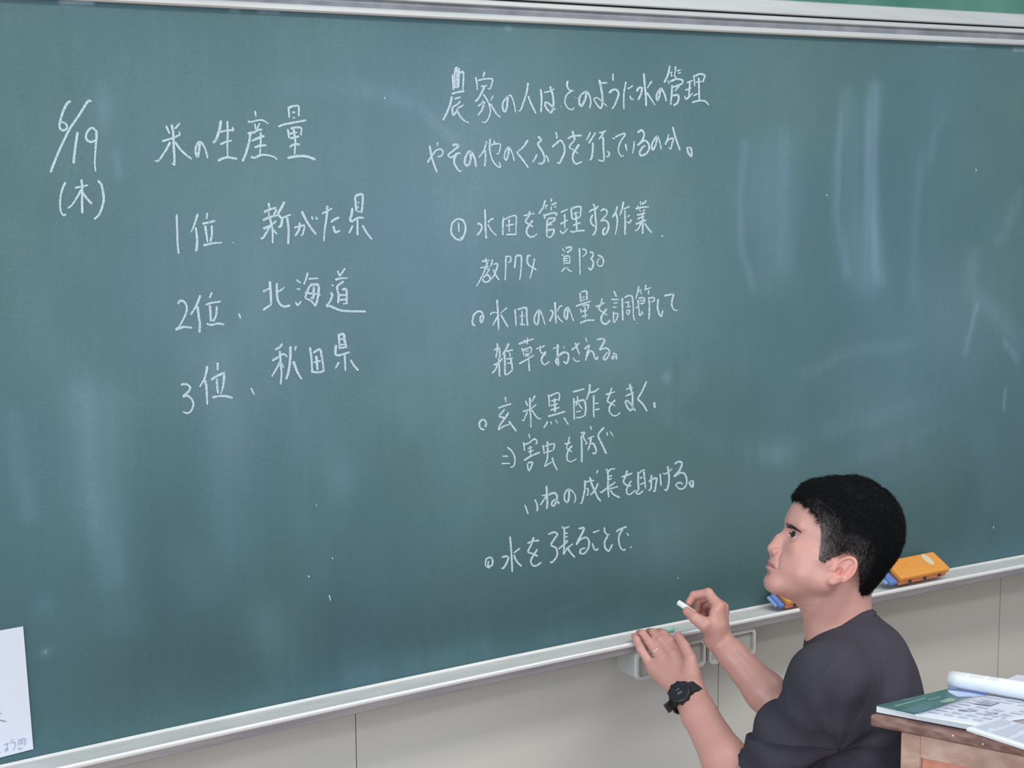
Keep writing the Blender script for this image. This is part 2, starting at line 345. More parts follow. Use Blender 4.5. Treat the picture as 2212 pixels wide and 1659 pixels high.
# the chalk tray
TR = [(0.012, ZB-0.002), (0.0, ZB), (-0.0025, ZB+0.0012), (-0.005, ZB-0.003), (-0.052, ZB-0.0035), (-0.061, ZB-0.003), (-0.061, ZB-0.021), (-0.004, ZB-0.020), (0.012, ZB-0.02)]
tray = sweep_x('chalk_tray', BX0, BX1, TR[::-1], M['alu_dusty'], board)
LP = [(-0.063+0.0045*math.cos(a), ZB-0.0045+0.0045*math.sin(a)) for a in [math.radians(20+i*20) for i in range(10)]]+[(-0.0675, ZB-0.009), (-0.0605, ZB-0.009)]
sweep_x('tray_lip', BX0, BX1, LP, M['alu_lip'], board, smooth=True)
sweep_x('tray_front', BX0, BX1, [(-0.0605, ZB-0.0085), (-0.0670, ZB-0.0085), (-0.0665, ZB-0.021), (-0.063, ZB-0.0235), (-0.052, ZB-0.0235), (-0.052, ZB-0.0205), (-0.0605, ZB-0.0205)], M['alu_front'], board)
tag(tray, 'long aluminium chalk tray with a bright rounded front lip')

# ------------------------------------------------------------------ green board above
up = empty('upper_chalkboard', (1.9, 0.0, ZT+0.045))
tag(up, 'green upper board with aluminium frame, only its bottom edge in view', 'chalkboard')
sweep_x('frame_gap', BX0, BX1, [(0.02, ZT+0.0378), (0.003, ZT+0.0378), (0.003, ZT+0.0408), (0.02, ZT+0.0408)], M['gap'], up)
sweep_x('bottom_rail', BX0, BX1, [(0.02, ZT+0.041), (-0.010, ZT+0.041), (-0.012, ZT+0.043), (-0.012, ZT+0.068), (-0.009, ZT+0.070), (0.02, ZT+0.070)], M['alu'], up)
sweep_x('green_surface', BX0, BX1, [(0.02, ZT+0.066), (-0.003, ZT+0.066), (-0.003, ZT+0.95), (0.02, ZT+0.95)], M['green_board'], up)
sweep_x('top_rail', BX0, BX1, [(0.02, ZT+0.94), (-0.012, ZT+0.94), (-0.012, ZT+0.97), (0.02, ZT+0.97)], M['alu'], up)

# ------------------------------------------------------------------ chalk writing
STROKES = """@date 90 190 5.53 6
345,175 335,160 300,190 260,270 230,360 212,440 218,480 245,505 285,500 305,470 290,430 255,408 225,415
595,165 570,150 540,175 450,320 340,480 240,680 170,840 105,1010
430,525 405,680 385,850 382,905
645,510 620,485 590,478 555,510 530,560 530,600 555,635 595,645 640,625
650,500 655,570 645,700 635,850 635,920 645,1000
285,1125 250,1200 225,1300 220,1400 230,1480 265,1525 290,1500
475,1090 485,1200 482,1350 485,1500
395,1195 470,1180 555,1160
475,1215 420,1310 360,1400 310,1440
490,1250 540,1320 600,1385
670,1105 710,1150 735,1250 740,1340 720,1430 680,1520 625,1570
@title 320 210 5.821 6
225,360 270,460
400,325 335,400
295,340 315,450 320,600 330,750 330,860
330,860 300,825
170,555 290,520 405,470
405,470 385,430
280,560 220,670 160,760 120,805 85,795
335,560 400,650 470,720 550,780
650,570 640,670 625,750 600,710 600,630 640,560 680,580 720,660 750,770
915,290 900,390 860,520 825,570 810,560
900,440 980,420 1080,415
1080,415 1055,375
995,300 1000,450 995,600 1000,750
905,595 980,560 1055,545
875,800 940,770 1000,755 1060,765 1120,775
1345,170 1355,250
1250,305 1300,310 1380,290 1440,290 1515,335
1340,330 1355,410
1405,325 1370,395
1250,455 1340,440 1380,410 1435,410
1285,460 1270,560 1230,700 1185,810
1300,550 1370,520 1465,485
1415,440 1415,560 1405,720
1335,635 1400,610 1490,605
1290,750 1340,760 1430,725 1530,735 1600,760 1620,790
1765,120 1775,260
1765,130 1830,112 1890,115 1895,240
1810,190 1850,190
1815,262 1850,255
1635,370 1700,345 1850,315 1990,290
1755,400 1775,520
1790,395 1860,380 1925,390 1920,480
1830,400 1850,560 1840,720
1780,460 1880,440
1785,520 1900,490
1775,630 1840,590 1910,595
1750,765 1850,745 1960,740 2030,755 2105,785
@first 350 400 4.608 6
145,290 150,450 155,580 165,685
355,285 330,370 290,470
335,420 350,550 340,660
450,275 445,340
400,385 450,375 530,355
430,400 440,480 455,570
495,400 495,500 480,565
410,600 500,580 600,572
700,572 714,574
1060,175 1070,235
1010,270 1080,240 1140,225
1060,265 1070,320
1140,240 1110,300
1000,350 1070,320 1150,300
1075,330 1100,450 1100,580
1005,435 1080,400 1140,355
1080,400 1040,470 1010,520 980,535
1105,440 1145,490
1220,165 1180,240 1155,290 1195,340 1180,410 1155,415
1190,330 1240,310 1285,290
1245,320 1260,450 1255,590
1315,425 1415,400 1410,450 1400,490 1380,500
1370,370 1365,440 1325,505
1390,260 1440,360 1500,450 1535,490
1490,310 1500,345
1530,310 1545,345
1590,285 1640,260 1695,230
1645,205 1640,300 1620,440 1610,560
1680,370 1710,345 1765,320
1705,405 1715,450 1730,470 1775,450
1920,110 1935,260
1920,120 1940,100 1995,95 1995,190 1985,280
1945,170 1965,175
1945,215 1960,220
1940,265 1980,262
1895,225 1885,300 1870,345 1890,360 1950,325 2010,325
1945,340 1945,500
1900,400 1860,480
1995,400 2040,480 2090,540
@second 360 570 4.809 6
120,420 130,390 170,385 205,430 205,500 170,580 130,650 90,685
90,685 180,655 265,665
350,325 310,430 250,530
320,440 335,560 345,630 340,715
470,295 445,355
405,425 470,405 565,390
450,430 455,520 460,600
520,440 515,530 480,600
415,620 460,635 530,620 600,632
750,515 770,570
1070,180 1080,300 1085,420
1000,290 1075,250
1000,480 1090,420
1145,200 1145,300 1155,380 1190,430 1230,445 1285,430
1155,290 1190,270 1225,240
1345,165 1395,200
1350,260 1390,265
1340,395 1360,430 1400,385
1465,90 1450,150 1425,215
1470,155 1575,150
1490,220 1460,290 1435,355
1435,355 1500,385 1545,440
1490,220 1570,215 1580,250 1570,350 1545,440
1530,240 1520,360 1495,345
1435,300 1600,320
1775,70 1795,130
1855,45 1795,130
1750,165 1810,150 1880,150
1840,180 1800,210 1770,240 1785,330 1780,410
1820,270 1865,265 1870,420
1790,325 1860,325
1795,375 1860,370
1830,415 1865,412
1710,215 1735,230
1705,295 1720,330 1690,400 1655,435
1655,437 1700,440 1780,475 1850,490 2070,495
@third 370 710 5.144 6
105,625 160,615 210,650 190,700 125,755
125,755 180,745 230,790 245,850 215,920 170,940 130,920
400,415 375,540 315,650
375,570 390,650 400,845
515,375 515,465
440,570 510,525 595,490
590,510 575,640 550,730
505,555 510,640 520,720
455,765 530,750 600,750 685,770
885,660 925,740
1235,165 1205,205 1150,235
1205,245 1215,380 1225,500 1215,620
1120,355 1200,310 1250,280 1290,315
1210,370 1165,450 1115,535
1225,380 1250,440
1325,195 1320,350 1300,490 1275,565
1385,190 1375,245
1355,360 1400,480 1450,565
1540,205 1560,350 1565,490
1575,270 1650,230 1670,300 1695,465
1610,300 1625,460
1580,375 1660,355
1565,480 1640,485 1705,465
1860,55 1870,230
1860,75 1915,60 1925,130 1945,215
1870,120 1920,110
1875,180 1930,175
1880,215 1940,205
1830,180 1825,285 1870,295 1985,260
1925,280 1935,470
1865,370 1820,445
1990,345 2030,410 2080,465
@question 940 130 7.373 5
275,240 290,480
275,240 300,225
325,120 310,240 315,440
350,120 355,440
380,120 375,430
320,120 360,110
380,215 445,185 450,300 440,480
290,320 400,310
300,440 380,430
260,540 350,510 470,495
265,575 240,700 180,850 120,960
300,620 410,585
270,750 360,700 400,650
270,750 285,880 320,850 340,810
350,770 460,710
340,780 400,900 460,960 540,1000
790,185 760,270
645,270 665,380 670,480
680,325 780,300 910,300 900,380 880,450 835,455
725,420 835,400
790,410 740,520 680,620 635,660
765,540 840,660 880,800 850,920 800,990 740,985
770,640 730,700 675,735
790,660 740,800 680,880
930,560 880,650
880,690 930,780 980,860 1040,910
1165,560 1150,650 1140,760 1105,825 1075,770 1080,680 1130,600 1200,560 1240,640 1265,740 1280,835
1480,360 1455,520 1400,690 1360,800 1320,805
1480,570 1530,700 1605,850
1680,460 1695,600 1690,740 1685,830
1730,515 1810,500 1900,455
1830,415 1870,550 1885,680 1870,790 1840,835 1790,790 1750,720 1760,670 1810,690 1910,790
2000,730 2006,742
2110,325 2100,400 2130,470 2210,490
2180,480 2090,560 2065,670 2110,760 2180,790 2215,750
2212,590 2225,600
+1230 120 6.9125
115,635 125,640
255,530 240,640 180,755 145,700 165,600 250,535 300,600 320,700 300,790
445,360 475,500 495,650 485,760 460,790 410,730 365,650 410,630 480,680 560,760
475,405 510,410 570,405
650,270 650,380
590,560 640,515 700,510 735,570 700,680 665,760 630,800
845,390 815,550 810,700 815,800
865,500 900,480 950,450
905,600 920,650 965,655
1110,265 1125,450 1140,600 1145,755
1005,540 1030,490 1080,480 1070,570 1025,665
1230,380 1160,490
1155,550 1220,650 1280,740
1360,485 1345,600 1310,670 1300,600 1330,530 1370,490 1420,580 1450,685
1500,150 1470,290 1415,405
1500,260 1540,245
1520,270 1530,320
1585,160 1580,215 1570,280
1600,230 1665,215
1620,265 1670,255
1560,280 1600,350
1470,370 1490,430
1500,390 1600,350 1690,370 1680,420 1600,450
1535,440 1525,600 1510,740
1550,470 1640,450 1570,530
1540,600 1620,590 1630,660 1600,720 1550,745
1750,410 1840,370
1800,400 1790,500 1780,620 1740,650 1720,600
1725,520 1830,480
1760,650 1840,560
1855,290 1865,370 1870,460
1870,310 1950,275 2020,300 1990,400
1930,330 1935,500 1940,670
1885,400 1985,385
1850,600 1940,560
1830,700 1930,675 2020,680 2085,740
@question2 910 260 6.9125 5
125,370 150,530 190,660 235,775
90,630 150,540 220,450 290,430 325,470 300,530 240,545
240,320 240,385
460,375 520,360 560,380 480,450 400,520 450,555 540,490 590,500
530,500 490,580 500,660 550,740 580,760 605,750
730,460 740,550 720,640 680,680 650,640 660,550 710,465 760,490 800,580 815,700
975,310 940,440 855,560
950,440 960,560 945,690
1030,275 1020,400 1040,540 1090,640 1150,695 1185,700 1160,620
1010,390 1080,355 1180,355 1175,430 1150,500 1110,490
1090,300 1095,350
1305,400 1300,500 1270,595 1240,550 1260,450 1310,400 1360,500 1390,610
1590,295 1520,400 1425,480
1425,480 1500,570 1600,710
1740,240 1790,290 1740,355 1800,450 1840,550 1830,620 1790,650 1745,640
1725,505 1700,570 1655,630
1860,520 1890,570 1900,630
2010,175 2025,240 2020,280
1950,400 2010,350 2080,300 2130,370 2140,470 2100,570 2060,640 2025,625
+1210 260 6.9125
110,275 190,235 325,225
180,155 200,220 215,290 150,370 140,410 200,440 270,500
285,360 220,450 190,520 190,590 235,650 330,615
455,175 390,300
530,180 425,345
490,330 485,450 470,560 440,600
575,185 630,180 685,155
650,190 575,285
610,250 640,260 645,400 655,560 640,610 565,590
690,545 715,540 735,490 700,460
775,265 820,275
820,250 960,190 970,215 900,320 870,420 880,490 915,535 950,525
975,350 995,460
1105,310 1100,400 1080,495
1155,185 1215,145 1255,200 1240,270 1200,330 1150,375
1150,375 1260,300 1320,350 1330,420 1290,490 1210,530 1185,480 1240,390 1275,380
1455,230 1430,350 1390,440 1370,430 1375,340 1450,235 1490,340 1510,440
1570,365 1600,300 1690,265 1670,350 1650,430 1620,400
1620,210 1600,290 1570,360
1680,95 1720,250 1790,450
1920,400 1955,420 1960,540 1910,480 1900,410 1920,400
@one 960 420 7.373 5
215,385 290,410 335,500 325,610 270,720 190,710 120,640 105,560 130,450 215,385
270,720 260,670
225,450 230,600
645,235 650,400 655,550 665,705
515,475 560,465 600,520 570,590 515,655
785,380 740,400 690,450
690,480 760,590 835,660
940,360 930,500 930,650
950,400 1050,355 1140,345 1140,500 1140,655
1030,390 1030,600
970,500 1110,475
980,640 1130,635
1260,340 1350,320 1440,300
1360,265 1340,350 1290,430 1350,480 1415,520
1410,410 1350,490 1310,560 1315,630 1370,680 1430,665 1475,625
1605,90 1570,210 1500,310
1600,190 1650,170
1610,200 1620,240
1705,65 1700,120
1700,170 1790,130
1700,190 1700,260
1740,205 1785,190
1580,310 1600,390
1590,340 1700,300 1790,300 1770,350
1640,390 1630,520 1630,680
1650,385 1760,380 1745,420 1660,465
1640,490 1720,470
1640,570 1740,560 1735,620 1690,680 1640,680
1850,285 1970,235
1915,310 1915,550
1845,475 1965,405
1845,570 1860,610 1890,620 1970,540
+1230 420 10.05
35,290 45,400 60,520 90,545
45,320 130,275 245,270 240,400 235,490
85,425 200,385
130,370 150,550 160,770
90,545 240,480
75,680 160,640 240,615
15,790 60,820 180,790 335,785
425,390 470,345 580,310 630,245
515,200 550,280 560,450 580,650 570,780 520,880 490,870
515,440 470,510 465,600 510,670 560,690
670,365 740,320 810,350 810,430 730,520 670,580
670,580 770,560 840,620 850,720 810,830 750,875 725,850 740,760 790,720
1040,255 1000,400 930,495
1015,410 1040,550 1030,700 990,880
1175,160 1140,320 1095,455
1170,320 1310,260
1205,350 1210,600 1205,880
1260,490 1315,445
1250,590 1300,620 1350,545
1540,150 1545,240
1600,160 1590,230
1670,120 1620,210
1475,240 1490,280
1435,315 1580,280 1730,270
1520,330 1545,380
1640,320 1590,380
1460,450 1560,430 1650,400
1475,540 1550,500 1630,485
1435,650 1560,590 1670,555
1590,440 1590,700 1590,860
1560,600 1500,740 1425,800
1630,620 1700,730 1790,830
1990,890 2040,920
@pages 1010 520 6.9125 4.6
270,250 275,330
210,310 330,290
190,405 330,390
300,320 240,480 180,600 130,685
280,430 330,425 290,480 270,510
230,550 290,510 330,540 330,590 280,620 230,600 235,560
375,275 345,390
380,350 450,345 430,430 400,510 345,585
385,430 430,530 475,590
570,240 570,400 560,595
560,235 640,240 640,310 600,330
720,230 710,330 700,410
720,225 800,230 800,400 790,500 775,595
945,225 900,225 890,310 920,370 1030,435
1000,265 970,420 930,570
1410,115 1450,165
1470,90 1475,130
1470,105 1550,95 1540,140 1480,180
1400,220 1440,205
1440,230 1440,360
1440,235 1520,235 1525,345
1450,270 1500,265
1450,300 1510,300
1450,335 1520,335
1460,395 1400,465
1480,395 1510,440 1565,465
1670,105 1675,300 1680,515
1710,125 1765,140 1770,190 1710,245
1820,170 1870,180 1870,230 1830,280
1850,270 1880,330 1860,410 1830,435 1800,395
1940,215 2000,240 2030,300 2010,370 1960,380 1935,330 1960,270 1985,270
@adjust 1000 600 8.508 4.8
230,890 180,850 175,770 210,670 290,615 350,640 375,720 360,800 335,830 320,800 320,720 360,690
625,405 640,600 650,800 655,960
505,690 510,660 570,635 640,650
640,700 590,800 545,880
810,550 690,650
690,670 760,790 830,910
955,575 970,750 975,895
1000,585 1160,555 1170,700 1190,890
1085,610 1085,850
1040,710 1130,695
1040,840 1080,865 1150,855
1400,590 1390,750 1370,860 1320,830 1310,740 1370,610 1410,590 1460,700 1510,870
1690,445 1700,620 1710,845
1590,605 1640,610 1650,680 1590,805
1830,510 1780,530 1730,620
1735,690 1780,770 1840,820
1925,550 1920,700 1905,765 1865,710 1870,610 1930,545 1980,650 2035,800
+1230 600 8.508
195,270 210,450
215,265 310,245 320,330 320,410
230,370 280,350
230,420 290,400
115,525 250,475 400,430
205,570 220,650
230,520 350,495 335,580
285,530 290,650 290,750
230,620 330,600
220,715 340,685
195,835 320,785 465,780
480,535 570,500 650,455
600,380 580,480 540,570 620,640 695,690
690,570 630,640 585,730 590,800 640,850 690,840 750,775
815,240 865,350
765,400 910,400
810,465 890,460
790,545 870,540
810,620 810,830
825,655 890,665 880,730 830,830
970,370 975,600 980,790
1010,370 1080,330 1150,340 1170,500 1175,700 1200,790
1015,460 1120,435
1080,430 1085,520
1040,540 1130,525
1050,610 1060,680
1050,600 1105,600 1090,670 1060,685
1275,155 1250,280 1220,390
1270,250 1330,215
1300,250 1330,310
1405,125 1390,240
1400,215 1500,180
1460,230 1445,310
1260,400 1270,550
1270,380 1370,370 1375,460
1290,430 1370,415
1290,480 1380,465
1215,565 1265,520
1275,540 1285,700
1300,710 1340,610
1320,620 1365,680
1440,380 1550,365 1560,420 1500,450
1465,400 1470,600 1460,770
1238,832 1246,840
1630,390 1620,550 1650,670 1690,710 1715,600
1735,335 1800,320 1910,310 1890,400 1880,500 1920,590 1995,600
@weeds 1040 710 6.9125 4.8
235,215 240,300 215,435
185,325 265,290 275,440
180,545 250,510 320,440
260,430 270,720
250,510 210,610 155,670
410,215 370,300 315,395
345,370 350,550 350,690
365,340 475,315
420,350 430,420
370,455 470,440
380,520 450,510
430,430 455,540 455,620 390,680 350,690
555,230 660,190 785,150
640,160 650,220
690,130 680,240
600,290 625,350 635,410
620,320 740,280 735,380
655,340 710,325
650,385 720,370
650,410 720,400
560,525 680,460 785,395
705,460 715,640
815,300 880,285 950,250
880,250 880,340 960,400
960,340 910,420 895,480 940,540 1020,485
1065,300 1160,265
1140,230 1135,350 1140,450 1150,545 1110,490 1140,420 1220,355 1290,370 1300,440 1270,520 1225,485
1225,260 1235,295
1340,320 1400,280 1460,210
1400,210 1430,300 1465,390
1365,435 1400,480 1440,490 1470,470
1555,130 1575,200
1535,305 1610,250 1580,350 1555,480
1565,420 1620,330 1670,360 1690,430 1720,460 1740,410
1720,165 1810,150 1840,180 1760,320
1760,320 1860,290 1910,330 1900,400 1850,465 1820,450 1850,390 1885,350
1960,370 1995,380 1940,440 1965,450 2010,380 2015,460
@vinegar 1010 820 9.217 4.8
380,940 345,920 375,890 340,810 290,800 240,850 235,920 270,980 340,1000
750,345 765,465
610,570 740,520 870,485
740,590 680,660 630,730 700,755 760,760
820,655 720,800 650,900 605,1000
605,1000 720,930 840,890
820,830 890,920 970,1030
1150,420 1200,530
1345,315 1275,450
1240,360 1245,600 1260,800 1260,960
1100,635 1250,590 1370,490
1190,640 1150,740 1110,820 1070,795
1275,600 1340,700 1400,770 1465,780
1610,295 1625,420 1625,545
1640,330 1790,260 1830,290 1820,430
1660,430 1820,390
1730,370 1740,500 1740,650
1650,520 1800,480
1650,610 1830,555
1600,735 1760,690 1945,635
1590,830 1560,900 1510,965
1650,830 1680,900
1750,795 1795,880
1915,755 1960,820 2005,900
+1210 800 9.217
250,430 370,400 485,370
270,550 275,780 280,985
345,510 345,610
290,640 380,610 480,600 510,750 490,910
350,620 310,710
360,650 400,720 450,770
315,830 415,805
310,940 390,940 480,905
590,270 580,420 520,590
590,440 680,425 775,355
670,490 665,700 670,940
680,665 765,650
690,790 795,765
905,485 1000,455 1095,425
1030,345 980,490 930,620
930,620 1020,660 1095,715
1100,585 1030,660 980,740 985,830 1050,900 1120,900 1200,840
1305,385 1380,355 1450,345
1295,515 1380,480 1465,435
1385,265 1410,380 1440,500 1440,650 1440,760 1400,800 1340,740 1300,640 1330,600 1410,680 1500,810
1720,215 1640,400 1540,570
1540,570 1650,680 1730,820
1880,630 1885,700 1890,755
1862,640 1870,740
@pests 1060 920 7.628 4.6
190,500 280,500 270,515
175,620 320,620
275,350 350,420 395,520 395,620 370,670 320,685
630,130 645,210
540,265 560,410
560,310 640,275 720,215 765,260 740,310
650,330 660,490
610,375 690,350
610,430 710,400
545,570 660,500 810,435
600,620 620,740
610,610 690,600 660,690 630,750
860,315 885,465
890,340 960,310 1050,300 1030,400
900,435 1030,405
935,255 940,420 930,550 880,670
880,670 1010,590
1010,515 1040,620 1100,730
1205,290 1260,295 1320,270
1300,175 1275,280 1245,365
1245,365 1340,430
1345,325 1280,400 1255,500 1265,570 1310,590 1360,575 1415,540
1480,120 1550,110 1520,160 1560,250 1585,290 1550,300
1495,160 1500,400 1500,600
1645,0 1660,70
1600,215 1710,165
1655,200 1630,320 1600,405
1650,300 1690,290 1740,400 1720,455 1670,445
1870,25 1790,110 1770,170 1840,320 1905,460
1915,100 1925,165
1965,90 2025,180
@growth 1120 1000 10.05 4.8
140,910 170,1000 210,1110
355,790 400,900 415,1035
415,1035 380,1030
605,495 620,700 625,900 610,1000
500,710 620,690
620,690 520,850 470,920
650,700 720,660 800,660 840,740 820,830 770,930 720,920 730,850 800,800 890,890
1080,570 1100,620 1090,780 1060,860 1000,800 1000,690 1060,580 1140,590 1220,680 1240,780 1210,870
1440,370 1440,560 1410,720 1370,870 1330,885
1460,420 1560,390 1650,380
1550,310 1590,460 1660,620 1720,750 1790,835
1730,440 1660,590 1560,700
1470,560 1510,560 1500,700 1470,700
1720,150 1695,240
1910,120 1940,230 1945,400 1940,550 1960,750
1940,210 2000,140 2100,125
1960,300 2030,270
1960,370 2030,330
1760,630 1800,640 1930,540 2110,410
1960,560 2050,545 2165,510
1985,580 2060,680 2200,755
+1300 980 10.05
420,510 540,470 665,420
550,365 520,480 470,600 530,680 640,700
640,585 580,690 535,780 545,860 590,890 650,860 730,785
790,390 790,600 800,790
820,430 850,380 940,350
910,380 930,550 950,770
820,540 890,505
830,670 930,630
800,790 740,830 760,870 820,870 900,800
1010,610 1080,570 1190,530 1170,680 1150,820 1110,800
1080,460 1070,620 1070,750 1010,810
1265,430 1275,560 1285,700
1320,425 1380,440 1450,390 1520,340 1500,315
1425,270 1450,400 1460,560 1440,700 1400,800 1350,770
1580,230 1640,180 1720,180 1740,230 1680,370 1560,505
1560,505 1690,420 1790,430 1840,540 1840,650 1790,740 1720,770 1650,740 1610,680 1650,640 1720,630 1755,680
1940,590 1980,590 1970,730 1900,640 1940,590
@water 1030 1130 6.144 4.8
180,450 125,480 115,560 160,595 175,590
180,450 210,490 200,560 150,570 155,500
440,175 455,350 465,520 470,650
330,455 390,440 420,460 390,540 350,600 325,600
575,330 490,400
490,420 530,510 595,575
670,270 740,240 830,230
755,185 720,290 680,380 750,410 810,440
805,345 750,430 715,500 740,560 790,565 860,520
945,150 1030,120 1070,150 1030,210 985,290 1050,330 1070,400 1050,460 1000,520 970,515
1130,45 1160,80 1160,250 1150,420
1160,70 1230,45
1170,140 1210,130
1170,190 1210,175
1170,245 1210,225
1085,345 1150,290 1215,240
1180,350 1280,270
1150,420 1200,330
1205,330 1250,400 1305,460
1350,75 1420,65 1400,130 1340,240 1320,290
1320,290 1370,220 1450,190 1490,240 1480,330 1430,400 1370,400 1380,350 1440,330
1540,125 1590,110 1635,90
1530,265 1560,345 1580,360 1615,335
1695,55 1695,110 1740,160 1765,140
1740,165 1700,240 1700,320 1750,370 1800,280
1850,120 1880,90 1990,45
1935,80 1890,160 1885,250 1910,330 1950,360 1975,340
1990,130 2015,170
2035,330 2055,310
@specks 0 0 1 4
1786,419 1786,424
1464,1248 1466,1250
830,210 833,213
711,1285 714,1298
683,1090 684,1093
717,1204 720,1208
98,1406 99,1410
666,1243 668,1248
2108,364 2109,370
830,212 832,214
2147,1136 2145,1142"""
def catmull(P, step):
    P = np.array(P, float)
    if len(P) == 2:
        n = max(2, int(np.linalg.norm(P[1]-P[0])/step)); t = np.linspace(0, 1, n+1)[:, None]; return P[0]+(P[1]-P[0])*t
    Q = np.vstack([2*P[0]-P[1], P, 2*P[-1]-P[-2]]); out = []
    for i in range(1, len(Q)-2):
        p0, p1, p2, p3 = Q[i-1], Q[i], Q[i+1], Q[i+2]
        n = max(1, int(np.linalg.norm(p2-p1)/step))
        for k in range(n):
            t = k/n; a = 0.42
            m1 = a*(p2-p0)*min(1, np.linalg.norm(p2-p1)/(0.5*np.linalg.norm(p2-p0)+1e-9)); m2 = a*(p3-p1)*min(1, np.linalg.norm(p2-p1)/(0.5*np.linalg.norm(p3-p1)+1e-9))
            out.append((2*t**3-3*t*t+1)*p1+(t**3-2*t*t+t)*m1+(-2*t**3+3*t*t)*p2+(t**3-t*t)*m2)
    out.append(Q[-2]); return np.array(out)
def write_strokes(name, label, strokes, off, m, parent, surf_fn, rng, wk=1.0):
    V, Fc = [], []
    for (pts, w) in strokes:
        c = catmull(pts, 2.2); n = len(c)
        w = w*wk*min(1.0, 0.72+0.28*n/16)*0.95
        t = np.gradient(c, axis=0) if n > 1 else np.array([[1, 0]]*n)
        t /= (np.linalg.norm(t, axis=1, keepdims=True)+1e-9); nrm = np.stack([-t[:, 1], t[:, 0]], 1)
        s = np.linspace(0, 1, n); a, b_ = rng.uniform(0.85, 1.1), rng.uniform(0.55, 1.0)
        wd = w*0.5*(a+(b_-a)*s)*(1+0.05*np.convolve(rng.standard_normal(n+4), np.ones(5)/3, 'valid'))*np.clip(0.55+np.minimum(s, 1-s)*n*0.5, 0, 1)
        L, R_ = c+nrm*wd[:, None], c-nrm*wd[:, None]
        base = len(V)
        zoff = off+rng.uniform(0, 0.00012)
        for i in range(n):
            V.append(surf_fn(*L[i], zoff)); V.append(surf_fn(*R_[i], zoff))
        for i in range(n-1): Fc.append((base+2*i, base+2*i+1, base+2*i+3, base+2*i+2))
    o = mesh_obj(name, V, Fc, m, parent)
    if label: o['label'] = label
    return o
rng = np.random.default_rng(4)
cur, groups, order = None, {}, []
for ln in STROKES.strip().split('\n'):
    if ln[0] in '@+':
        tk = ln[1:].split()
        if ln[0] == '@': cur = tk[0]; groups[cur] = []; order.append(cur); ox, oy, sc, ww = map(float, tk[1:])
        else: ox, oy, sc = map(float, tk)
        continue
    pts = [tuple(map(float, p.split(','))) for p in ln.split()]
    groups[cur].append(([(ox+x/sc, oy+y/sc) for x, y in pts], ww))
def cluster(strokes, gap=2.0):
    """strokes that touch or nearly touch belong to one written character"""
    n = len(strokes); par = list(range(n))
    def find(a):
        while par[a] != a: a = par[a]
        return a
    dense = [catmull(s[0], 3.0) for s in strokes]
    def join(a, b): par[find(a)] = find(b)
    box_ = [(d.min(0), d.max(0)) for d in dense]
    for a in range(n):
        for b in range(a):
            (la, ha), (lb, hb) = box_[a], box_[b]
            ox_ = min(ha[0], hb[0])-max(la[0], lb[0]); w_ = min(ha[0]-la[0], hb[0]-lb[0])
            near = (np.linalg.norm(dense[a][:, None]-dense[b][None], axis=2).min() < 3.5+gap)
            if near or (ox_ > 0.6*w_ and min(ha[1], hb[1])-max(la[1], lb[1]) > -14 and max(ha[0], hb[0])-min(la[0], lb[0]) < 78): join(a, b)
    out = {}
    for a in range(n): out.setdefault(find(a), []).append(strokes[a])
    return list(out.values())
for g in order:
    for ch in ([[s] for s in groups[g]] if g == 'specks' else cluster(groups[g])):
        write_strokes('chalk_speck' if g == 'specks' else 'chalk_character', None, ch, 0.0006, M['chalk'], board, on_board, rng)

# ------------------------------------------------------------------ chalk drawers under the tray
def sub_(o, par):
    o.parent = par; return o
def drawer(xa, xb, label, zh=0.060):
    z1 = ZB-0.0235; z0 = z1-zh; yb = board_y((xa+xb)/2)
    d = bevel(box('chalk_drawer', (xa+0.003, yb-0.056, z0+0.002), (xb-0.003, yb+0.01, z1), M['drawer'], board), 0.006, 3)
    tag(d, label)
    # front rim: a rounded ring around a recessed face
    def rr(x0, x1, za, zb, r, n=5):
        P = []
        for cx, cz, a0 in ((x1-r, zb-r, 0), (x0+r, zb-r, 90), (x0+r, za+r, 180), (x1-r, za+r, 270)):
            for k in range(n+1):
                w = math.radians(a0+90*k/n); P.append((cx+r*math.cos(w), cz+r*math.sin(w)))
        return P
    O = rr(xa, xb, z0, z1, 0.012); I = rr(xa+0.006, xb-0.006, z0+0.006, z1-0.008, 0.008); n = len(O)
    yf, yk = yb-0.062, yb-0.054
    v = [(x, yf, z) for x, z in O]+[(x, yf, z) for x, z in I]+[(x, yk, z) for x, z in O]+[(x, yk, z) for x, z in I]
    f = []
    for i in range(n):
        j = (i+1) % n; f += [(i, n+i, n+j, j), (i, j, 2*n+j, 2*n+i), (n+i, 3*n+i, 3*n+j, n+j)]
    sub_(mesh_obj('front_rim', v, f, M['drawer_rim']), d)
    sub_(mesh_obj('front_panel', [(x, yk+0.0005, z) for x, z in I], [tuple(range(n))[::-1]], M['drawer']), d)
    return d
def tray_x(px, py): return on_y(px, py, -0.066)[0]
drawer(tray_x(1378, 1440), tray_x(1527, 1430), 'left grey plastic chalk drawer below the tray, behind the left hand')
drawer(tray_x(1534, 1420), tray_x(1634, 1390), 'right grey plastic chalk drawer below the tray, behind the raised forearm')

